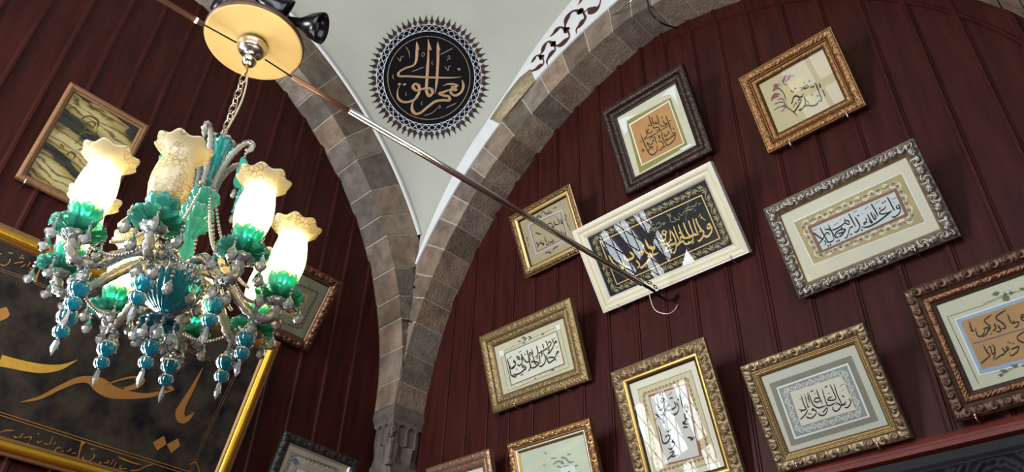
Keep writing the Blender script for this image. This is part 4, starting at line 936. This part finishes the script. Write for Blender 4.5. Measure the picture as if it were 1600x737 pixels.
f.write('''14:0,235 60,215 150,215; 14:145,268 165,290 205,275; 13:205,300 240,240; 13:245,290 325,282 300,330; 16:292,340 305,390 340,402 385,375; 13:390,320 400,340 450,318; 13:460,350 500,362; 13:510,370 560,270; 13:560,365 580,330; 16:475,420 500,460 560,445 592,395 650,400; 12:640,425 665,430; 13:695,432 735,420 725,400; 12:745,450 795,450; d 16:112,322 145,330 400,250;
16:862,478 870,520 905,540 962,512 985,468 960,470; 16:948,545 965,582 1012,590 1042,545 1062,560; 13:1080,550 1130,548 1120,520; 12:1190,510 1148,575; 12:1215,540 1178,605; 16:1230,490 1300,520 1400,555 1470,570; 14:1268,570 1250,612 1335,610; 16:1350,635 1450,622 1540,580 1600,570; d 16:952,405 975,410 1055,600 1078,602''', (0, 640, 6.667), M_OCHRE, 'lower_script')

# ------------------------------------------------------------------ tie rod, brass disc, spotlights
def proj(p):
    c = ROT @ (np.asarray(p)-CAM); return np.array([800+FPX*c[0]/c[2], 368.5+FPX*c[1]/c[2]])
def at_height(x, y, z):
    d = ray(x, y); return CAM+d*((z-CAM[2])/d[2])
AX = np.array([2.048, -2.47])
RW = np.array([2.231, -.02, 3.877]); RD = np.array([AX[0]-RW[0], AX[1]-RW[1], .012]); RD /= np.linalg.norm(RD)
def rod_at(px):
    a, b_ = 0., 4.2
    for _ in range(50):
        m_ = (a+b_)/2
        if proj(RW+RD*m_)[0] > px: a = m_
        else: b_ = m_
    return RW+RD*a
rod = empty('tie_rod', RW); tag(rod, 'long chrome tie rod crossing the corner from the wall hook to the brass disc', 'rod')
O3 = np.array(rod.location)
def seg(a, b_, r, m, name, s=14): MB().tube(np.array([a, (a+b_)/2, b_])-O3, r, s).build(name, m, rod)
pA, pB, pC, pD = rod_at(456), rod_at(545), rod_at(1003), rod_at(318)
seg(pB, pC, .0145, M_CHROME, 'chrome_tube'); seg(pA, pB+(pB-pA)*.06, .0122, M_COPPER, 'copper_sleeve'); ctr = np.array([2.058, -2.478, pA[2]]); seg(pD, ctr+(pD-ctr)/np.linalg.norm(pD-ctr)*.058, .0032, M_IRON, 'middle_rod', 8); seg(ctr+(pA-ctr)/np.linalg.norm(pA-ctr)*.058, pA, .0032, M_IRON, 'middle_rod', 8)
seg(pD, RW+RD*4.6, .0098, M_COPPER, 'copper_sleeve')
seg(rod_at(468), rod_at(474), .0118, M_WHITEL, 'white_collar'); seg(rod_at(309), rod_at(305), .0118, M_WHITEL, 'white_collar')
seg(pC-RD*.0, rod_at(1022), .0085, M_IRON, 'iron_end')
hk = MB(); e0 = rod_at(1020); hk.tube(spline([e0, RW+np.array([-.006, -.05, -.012]), RW+np.array([.02, -.012, -.02]), RW+np.array([.05, .015, .015])], 6)-O3, .0065, 8); hk.build('wall_hook', M_IRON, rod)
for i in range(4):
    c_ = rod_at(1004+9*i)+np.array([.01, 0, .03-.004*i]); th = np.linspace(0, 2*PI, 13)[:-1]
    L_ = np.array([c_+RD*.016*math.cos(t)+(np.array([1., 0, 0]) if i % 2 else np.array([0, 0, 1.]))*.008*math.sin(t) for t in th]); mb = MB()
    ring_ = np.vstack([L_, L_[:1]]); mb.tube(ring_-O3, .003, 6, cap=False); mb.build('chain_link', M_IRON, rod)
lp = MB(); lp.tube(spline([rod_at(1012)-[0, 0, .01], on_right(1022, 482, -.12), on_right(1040, 490, -.09), on_right(1052, 486, -.05), on_right(1059, 476, -.0)], 8)-O3, .0022, 6); lp.build('wire_loop', M_WHITEL, rod)

disc = empty('brass_disc', (2.058, -2.478, 3.925)); tag(disc, 'round brass-yellow disc fixed on the tie rod above the chandelier', 'ceiling plate')
MB().lathe([(0, 0), (.176, 0), (.181, .002)], 72).build('disc_face', M_BRASS, disc, smooth=False)
MB().lathe([(.181, .002), (.185, .006), (.185, .022), (.181, .026), (0, .026)], 72, cap=False).build('disc_rim', mat('rim_brown', (92, 62, 48), .4, metal=.3), disc)
MB().lathe([(0, -.007), (.050, -.007), (.056, -.013), (.056, -.023), (.048, -.033), (.050, -.039), (.042, -.047), (.024, -.052), (.022, -.058), (0, -.058)], 40).build('canopy_ring', M_CHROME, disc)
def spotlight(px, z, axis2, label, sc=1.0):
    p = at_height(*px, z); ax = ROT[0]*axis2[0]+ROT[1]*axis2[1]+ROT[2]*axis2[2]; M = place((0, 0, 0), ax)
    o = empty('spotlight', p); tag(o, label, 'spotlight', 'black spotlights above the brass disc')
    s_ = sc
    MB().lathe([(0, -.075*s_), (.014*s_, -.073*s_), (.017*s_, -.05*s_), (.020*s_, -.025*s_), (.030*s_, -.005*s_), (.046*s_, .02*s_), (.057*s_, .05*s_), (.060*s_, .068*s_), (.057*s_, .067*s_), (.050*s_, .045*s_), (.03*s_, .015*s_), (0, .01*s_)], 36, M=M).build('lamp_housing', M_BLACKP, o)
    MB().lathe([(0, .012*s_), (.022*s_, .02*s_), (.026*s_, .034*s_), (.018*s_, .046*s_), (0, .05*s_)], 20, M=M).build('reflector_bulb', mat('bulb_glass', (120, 116, 108), .2), o)
    mb = MB(); q = np.array([2.058, -2.478, 3.955])-p; a_ = M[:3, 2]*-.06*s_
    q = q-q/np.linalg.norm(q)*.09; mb.tube(spline([a_, (a_+q)/2+np.array([0, 0, .012]), q], 6), .008, 8); mb.build('bracket_arm', M_BLACKP, o)
    return o
spotlight((478, 38), 4.0, (.93, .25, -.12), 'black bell spotlight right of the brass disc, in front of white plaster')
spotlight((418, 4), 4.06, (.75, .55, .25), 'black bell spotlight just above the upper edge of the brass disc', 1.15)
spotlight((362, -8), 4.08, (-.35, .8, .35), 'black spotlight at the top edge of the photo, left of the other two spotlights', 1.05)
cb = MB(); cb.tube(spline([on_right(1003, -30, -T-.006), on_right(1012, 4, -T-.006), on_right(1017, 20, -T-.006), on_right(1034, 36, -T+.05), on_right(1057, 44, -.06)], 6), .006, 8)
tag(cb.build('cable', M_BLACKP), 'black cable running over the edge of the right stone arch near the top', 'cable')
pn = MB(); pn.tube([on_right(953, 27, -T+.01), on_right(970, 14, -T-.04), on_right(992, -3, -T-.10)], .005, 8)
tag(pn.build('metal_pin', M_CHROME), 'thin steel pin sticking out of the right stone arch near the top', 'pin')

# ------------------------------------------------------------------ chandelier
ZB = 2.52
ch = empty('chandelier', (AX[0], AX[1], ZB)); tag(ch, 'turquoise and clear glass chandelier with lit tulip shades and hanging crystal drops', 'chandelier')
def L(prof): return [(r, z-ZB) for r, z in prof]
A0 = 4.89
MB().lathe(L([(0, 3.822), (.012, 3.823), (.023, 3.831), (.028, 3.843), (.025, 3.856), (.014, 3.862), (0, 3.863)]), 32).build('canopy_ball', M_CHROME, ch)
MB().tube([(0, 0, 3.826-ZB), (0, 0, 3.80-ZB), (0, 0, 3.765-ZB)], .007, 10).build('brass_stem', M_GOLDP, ch)
for i in range(9):
    zc = 3.748-.0385*i-ZB; th = np.linspace(0, 2*PI, 17); az = (i % 2)*PI/2+.6
    P = np.array([(.0125*math.sin(t)*math.cos(az), .0125*math.sin(t)*math.sin(az), zc+.026*math.cos(t)) for t in th])
    MB().tube(P, .0028, 8, cap=False).build('chain_link', mat('brass_chain', (206, 186, 166), .25, metal=.9), ch)
zz_ = np.linspace(3.76, 3.42, 24); cw = np.array([(.012+.010*math.sin((3.76-z)*13), .014*math.sin((3.76-z)*9+.6), z-ZB) for z in zz_])
MB().tube(cw, .0036, 8).build('lamp_wire', mat('clear_wire', (176, 160, 138), .4), ch)
MB().lathe(L([(0, 3.225), (.019, 3.228), (.020, 3.26), (.024, 3.32), (.032, 3.37), (.043, 3.405), (.048, 3.425), (.040, 3.44), (.018, 3.445), (0, 3.445)]), 72, 9, .10, 26).build('twisted_vase', M_VASE, ch)
MB().lathe(L([(0, 3.42), (.006, 3.421), (.008, 3.45), (0, 3.46)]), 12).build('top_finial', M_CHROME, ch)
def melon(z, r, h, n=14): return L([(r*math.sin(t)*1.0+.001, z-h*math.cos(t)) for t in np.linspace(.12, PI-.12, 17)])
MB().lathe(melon(3.185, .052, .036), 84, 14, .085, 30).build('ribbed_ball', M_TEAL, ch)
MB().lathe(melon(3.118, .050, .036), 84, 14, .085, -30).build('ribbed_ball', M_TEAL, ch)
MB().lathe(L([(.020, 3.08), (.045, 3.082), (.052, 3.074), (.034, 3.06), (.022, 3.045), (.017, 3.02)]), 60, 10, .08, 0).build('flared_collar', M_TEAL, ch)
MB().lathe(L([(.017, 3.03), (.020, 3.00), (.029, 2.965), (.031, 2.94), (.024, 2.91), (.020, 2.885)]), 64, 12, .09, 60).build('lower_vase', M_TEAL, ch)
MB().lathe(L([(.022, 2.90), (.052, 2.905), (.056, 2.897), (.05, 2.88), (.03, 2.868), (.02, 2.865)]), 48, 8, .05).build('arm_receiver', M_CRYS, ch)
MB().lathe(L([(.014, 2.752), (.030, 2.757), (.055, 2.775), (.076, 2.805), (.089, 2.845), (.093, 2.872), (.089, 2.871), (.072, 2.81), (.05, 2.782), (.014, 2.765)]), 120, 26, .045, 9).build('fluted_bowl', M_TEALD, ch)
def petals(n, r0, r1, wid, z0, rise, cup, ph=0., tip=1.0):
    m = MB()
    for i in range(n):
        a = 2*PI*i/n+ph; d = np.array([math.cos(a), math.sin(a), 0]); s = np.array([-d[1], d[0], 0]); G = np.zeros((8, 7, 3))
        for p, t in enumerate(np.linspace(0, 1, 8)):
            w_ = wid*(.45+.55*math.sin(PI*min(1, t*.62+.08)))*(1 if t < .8 else (math.sqrt(max(0., 1-((t-.8)/.2)**2*.92)) if tip else 1-(t-.8)/.2*.95))
            for q_, v in enumerate(np.linspace(-1, 1, 7)):
                G[p, q_] = d*(r0+(r1-r0)*(t**.8))+s*w_*v+np.array([0, 0, z0-ZB+rise*t**1.6+cup*v*v*(.4+.6*t)])
        m.grid(G)
    return m
petals(10, .012, .056, .020, 2.722, -.010, .006).build('petal_flower', M_TEALD, ch, solid=.003)
MB().lathe(L([(.010, 2.755), (.010, 2.73), (.018, 2.722), (.012, 2.71), (.02, 2.695), (.017, 2.68), (0, 2.672)]), 24, 8, .05).build('crystal_stem', M_CRYS, ch)
def pear(m, p, ln, r, M=None):
    m.lathe([(0, -ln), (r*.45, -ln*.95), (r*.9, -ln*.78), (r, -ln*.62), (r*.75, -ln*.38), (r*.3, -ln*.12), (r*.12, 0)], 10, M=place(p, (0, 0, 1)))
def bead(m, p, r): m.lathe([(r*math.sin(t)+1e-5, -r*math.cos(t)) for t in np.linspace(0, PI, 6)], 8, M=place(p, (0, 0, 1)), cap=False)
def melonball(m, p, r):
    m.lathe([(r*math.sin(t)+1e-4, -r*1.05*math.cos(t)) for t in np.linspace(.05, PI-.05, 12)], 48, 12, .09, 22/r*.05, M=place(p, (0, 0, 1)))
def spear(m, p, ln, r): m.lathe([(0, -ln), (r*.55, -ln*.82), (r, -ln*.62), (r*.7, -ln*.25), (r*.35, 0), (0, 0)], 6, M=place(p, (0, 0, 1)))
# the central pendant under the flower
m = MB(); melonball(m, (0, 0, 2.640-ZB), .026); melonball(m, (0, 0, 2.592-ZB), .020); m.build('pendant_balls', M_TEALD, ch)
m = MB(); spear(m, (0, 0, 2.575-ZB), .062, .0100); m.build('pendant_spear', M_CRYS, ch, smooth=False); m = MB(); pear(m, (0, 0, 2.685-ZB), .03, .011); m.build('crystal_drop', M_CRYS, ch, smooth=False)
for i in range(8):
    a = A0+.4+i*PI/4; mb = MB(); x, y = .052*math.cos(a), .052*math.sin(a)
    bead(mb, (x, y, 2.712-ZB), .0055); bead(mb, (x, y, 2.70-ZB), .0055); pear(mb, (x, y, 2.694-ZB), .054, .0165); mb.build('crystal_drop', M_CRYS, ch, smooth=False)
for i in range(8):
    a = A0+.2+i*PI/4; mb = MB(); x, y = .096*math.cos(a), .096*math.sin(a)
    for k_ in range(4): bead(mb, (x*(1-.02*k_), y*(1-.02*k_), 2.868-.014*k_-ZB), .006)
    pear(mb, (x*.93, y*.93, 2.815-ZB), .052, .0165); mb.build('crystal_drop', M_CRYS, ch, smooth=False)
# curled canes at the top with strings of leaves
for i in range(5):
    a = A0+7*PI/4+.12+i*2*PI/5; d = np.array([math.cos(a), math.sin(a), 0]); ex = np.array([0, 0, 1.])
    rz = [(.030, 3.215), (.034, 3.27), (.046, 3.34), (.072, 3.405), (.105, 3.445), (.140, 3.452), (.160, 3.432), (.158, 3.405), (.140, 3.395)]
    kr = 1.15 if i == 0 else .78
    P = spline([d*(r if r < .05 else .046+(r-.046)*kr)+ex*(z-ZB-max(0, z-3.27)*.3) for r, z in rz], 8)
    n_ = len(P); cane = MB().tube(P, np.linspace(.0115, .0095, n_), 12, 3, .16, 320).build('curled_cane', M_ROPE, ch)
    mb = MB(); tp = d*(.046+(.140-.046)*kr)+ex*(3.348-ZB); bead(mb, tp, .006); bead(mb, tp-ex*.012, .005)
    pear(mb, tp-ex*.145, .045, .010); mb.build('crystal_drop', M_CRYS, cane, smooth=False)
    for k_ in range(3):
        G = np.zeros((9, 7, 3)); c0 = tp-ex*(.02+.04*k_); s = np.array([-d[1], d[0], 0])*(1 if k_ % 2 else -1)
        for p, t in enumerate(np.linspace(0, 1, 9)):
            for q_, v in enumerate(np.linspace(-1, 1, 7)):
                w_ = .021*math.sin(PI*(.06+.90*t))**.8
                G[p, q_] = c0-ex*.046*t+s*w_*v+d*(.012*math.sin(PI*t)*(1-.7*v*v)+.0022*math.cos(9*v+8*t))
        MB().grid(G).build('glass_leaf', M_TEAL, cane, solid=.004)
# bead strings
def strand(p0, p1, sag, n_):
    mb = MB()
    for t in np.linspace(0, 1, n_):
        p = np.array(p0)*(1-t)+np.array(p1)*t-np.array([0, 0, sag*4*t*(1-t)]); bead(mb, p, .0058)
    return mb
for i in range(8):
    a = A0+i*PI/4; a2 = a+PI/4; d = np.array([math.cos(a), math.sin(a), 0]); d2 = np.array([math.cos(a2), math.sin(a2), 0]); ah = a+PI/8; dh = np.array([math.cos(ah), math.sin(ah), 0])
    strand(d*.045+[0, 0, 3.175-ZB], d*.215+[0, 0, 2.875-ZB], .055, 34).build('bead_string', M_BEAD, ch)
    strand(d*.262+[0, 0, 2.835-ZB], d2*.262+[0, 0, 2.835-ZB], .045, 22).build('bead_string', M_BEAD, ch)
# the eight arms
def arm_parts():
    ex = np.array([1., 0, 0]); ez = np.array([0, 0, 1.])
    P = spline([(.030, 0, 2.885-ZB), (.075, 0, 2.908-ZB), (.13, 0, 2.895-ZB), (.185, 0, 2.845-ZB), (.235, 0, 2.79-ZB), (.280, 0, 2.773-ZB), (.308, 0, 2.795-ZB), (.311, 0, 2.835-ZB)], 8)
    arm = MB().tube(P, .0155, 20, 5, .16, 200).build('arm', M_ROPE, ch)
    c = ex*.311
    out = [petals(9, .014, .074, .027, 2.846, .010, .009)]
    def shift(m): m.v = [v+c for v in m.v]; return m
    shift(out[0]).build('petal_dish', M_TEAL, arm, solid=.003)
    shift(MB().lathe(L([(0, 2.815), (.012, 2.816), (.026, 2.822), (.036, 2.832), (.038, 2.838), (.024, 2.842), (.013, 2.846), (.012, 2.875)]), 40, 10, .05)).build('crystal_dish', M_CRYS, arm)
    m = petals(7, .012, .047, .020, 2.872, .050, .006, .3, 0); q = petals(7, .010, .038, .017, 2.876, .056, .004, .75, 0); m.add(np.vstack(q.v), q.f)
    shift(m).build('tulip_cup', M_TEAL, arm, solid=.003)
    # shade: tall body with a ruffled, flaring rim
    prof = [(.020, 2.905), (.034, 2.912), (.046, 2.935), (.053, 2.97), (.0545, 3.00), (.051, 3.035), (.046, 3.06), (.045, 3.075), (.050, 3.09), (.060, 3.104), (.071, 3.115), (.078, 3.120)]
    w_ = np.clip((np.arange(len(prof))-7)/4., 0, 1)
    sh = shift(MB().lathe(L(prof), 96, cap=False, ripple=(w_, 8, .0045, .0042))).build('glass_shade', M_SHADE, arm, solid=.002)
    bl = shift(MB().lathe(L([(.008, 2.90), (.009, 2.945), (.013, 2.955), (.019, 2.975), (.020, 3.00), (.014, 3.03), (.006, 3.048), (0, 3.052)]), 20)).build('bulb', M_BULB, arm)
    for k_ in range(5):
        a = .3+k_*2*PI/5; mb = MB(); p = c+np.array([.070*math.cos(a), .070*math.sin(a), 2.852-ZB])
        bead(mb, p, .0055); bead(mb, p-ez*.013, .0055); pear(mb, p-ez*.019, .054, .0165); mb.build('crystal_drop', M_CRYS, arm, smooth=False)
    pp = ex*.246
    mb = MB(); spear(mb, pp+ez*(2.638-ZB), .060, .0100); mb.build('pendant_spear', M_CRYS, arm, smooth=False)
    mb = MB(); melonball(mb, pp+ez*(2.702-ZB), .0275); melonball(mb, pp+ez*(2.655-ZB), .0215); mb.build('pendant_balls', M_TEALD, arm)
    mb = MB(); bead(mb, pp+ez*(2.762-ZB), .009); pear(mb, pp+ez*(2.754-ZB), .03, .012); mb.build('crystal_drop', M_CRYS, arm, smooth=False)
    for sg in (1, -1):
        mb = MB(); p = pp+np.array([.012, .022*sg, 2.765-ZB]); bead(mb, p, .006); pear(mb, p-ez*.006, .054, .0165); mb.build('crystal_drop', M_CRYS, arm, smooth=False)
    mb = MB(); mb.lathe([(.020*math.sin(t)+1e-4, -.017*math.cos(t)) for t in np.linspace(.1, PI-.1, 7)], 9, M=place(ex*.282+ez*(2.772-ZB), (0, 0, 1))); mb.build('crystal_ball', M_CRYS, arm, smooth=False)
    return arm
arm0 = arm_parts(); arm0.rotation_euler.z = A0
for i in range(1, 8):
    r = arm0.copy(); COL.objects.link(r); r.rotation_euler.z = A0+i*PI/4
    for k_ in list(arm0.children):
        q = k_.copy(); COL.objects.link(q); q.parent = r
        if i == 1 and k_.name.startswith('bulb'):               # the bulb nearest the camera is off
            q.data = k_.data.copy(); q.data.materials.clear(); q.data.materials.append(M_BULBOFF)
            q['label'] = 'unlit bulb'
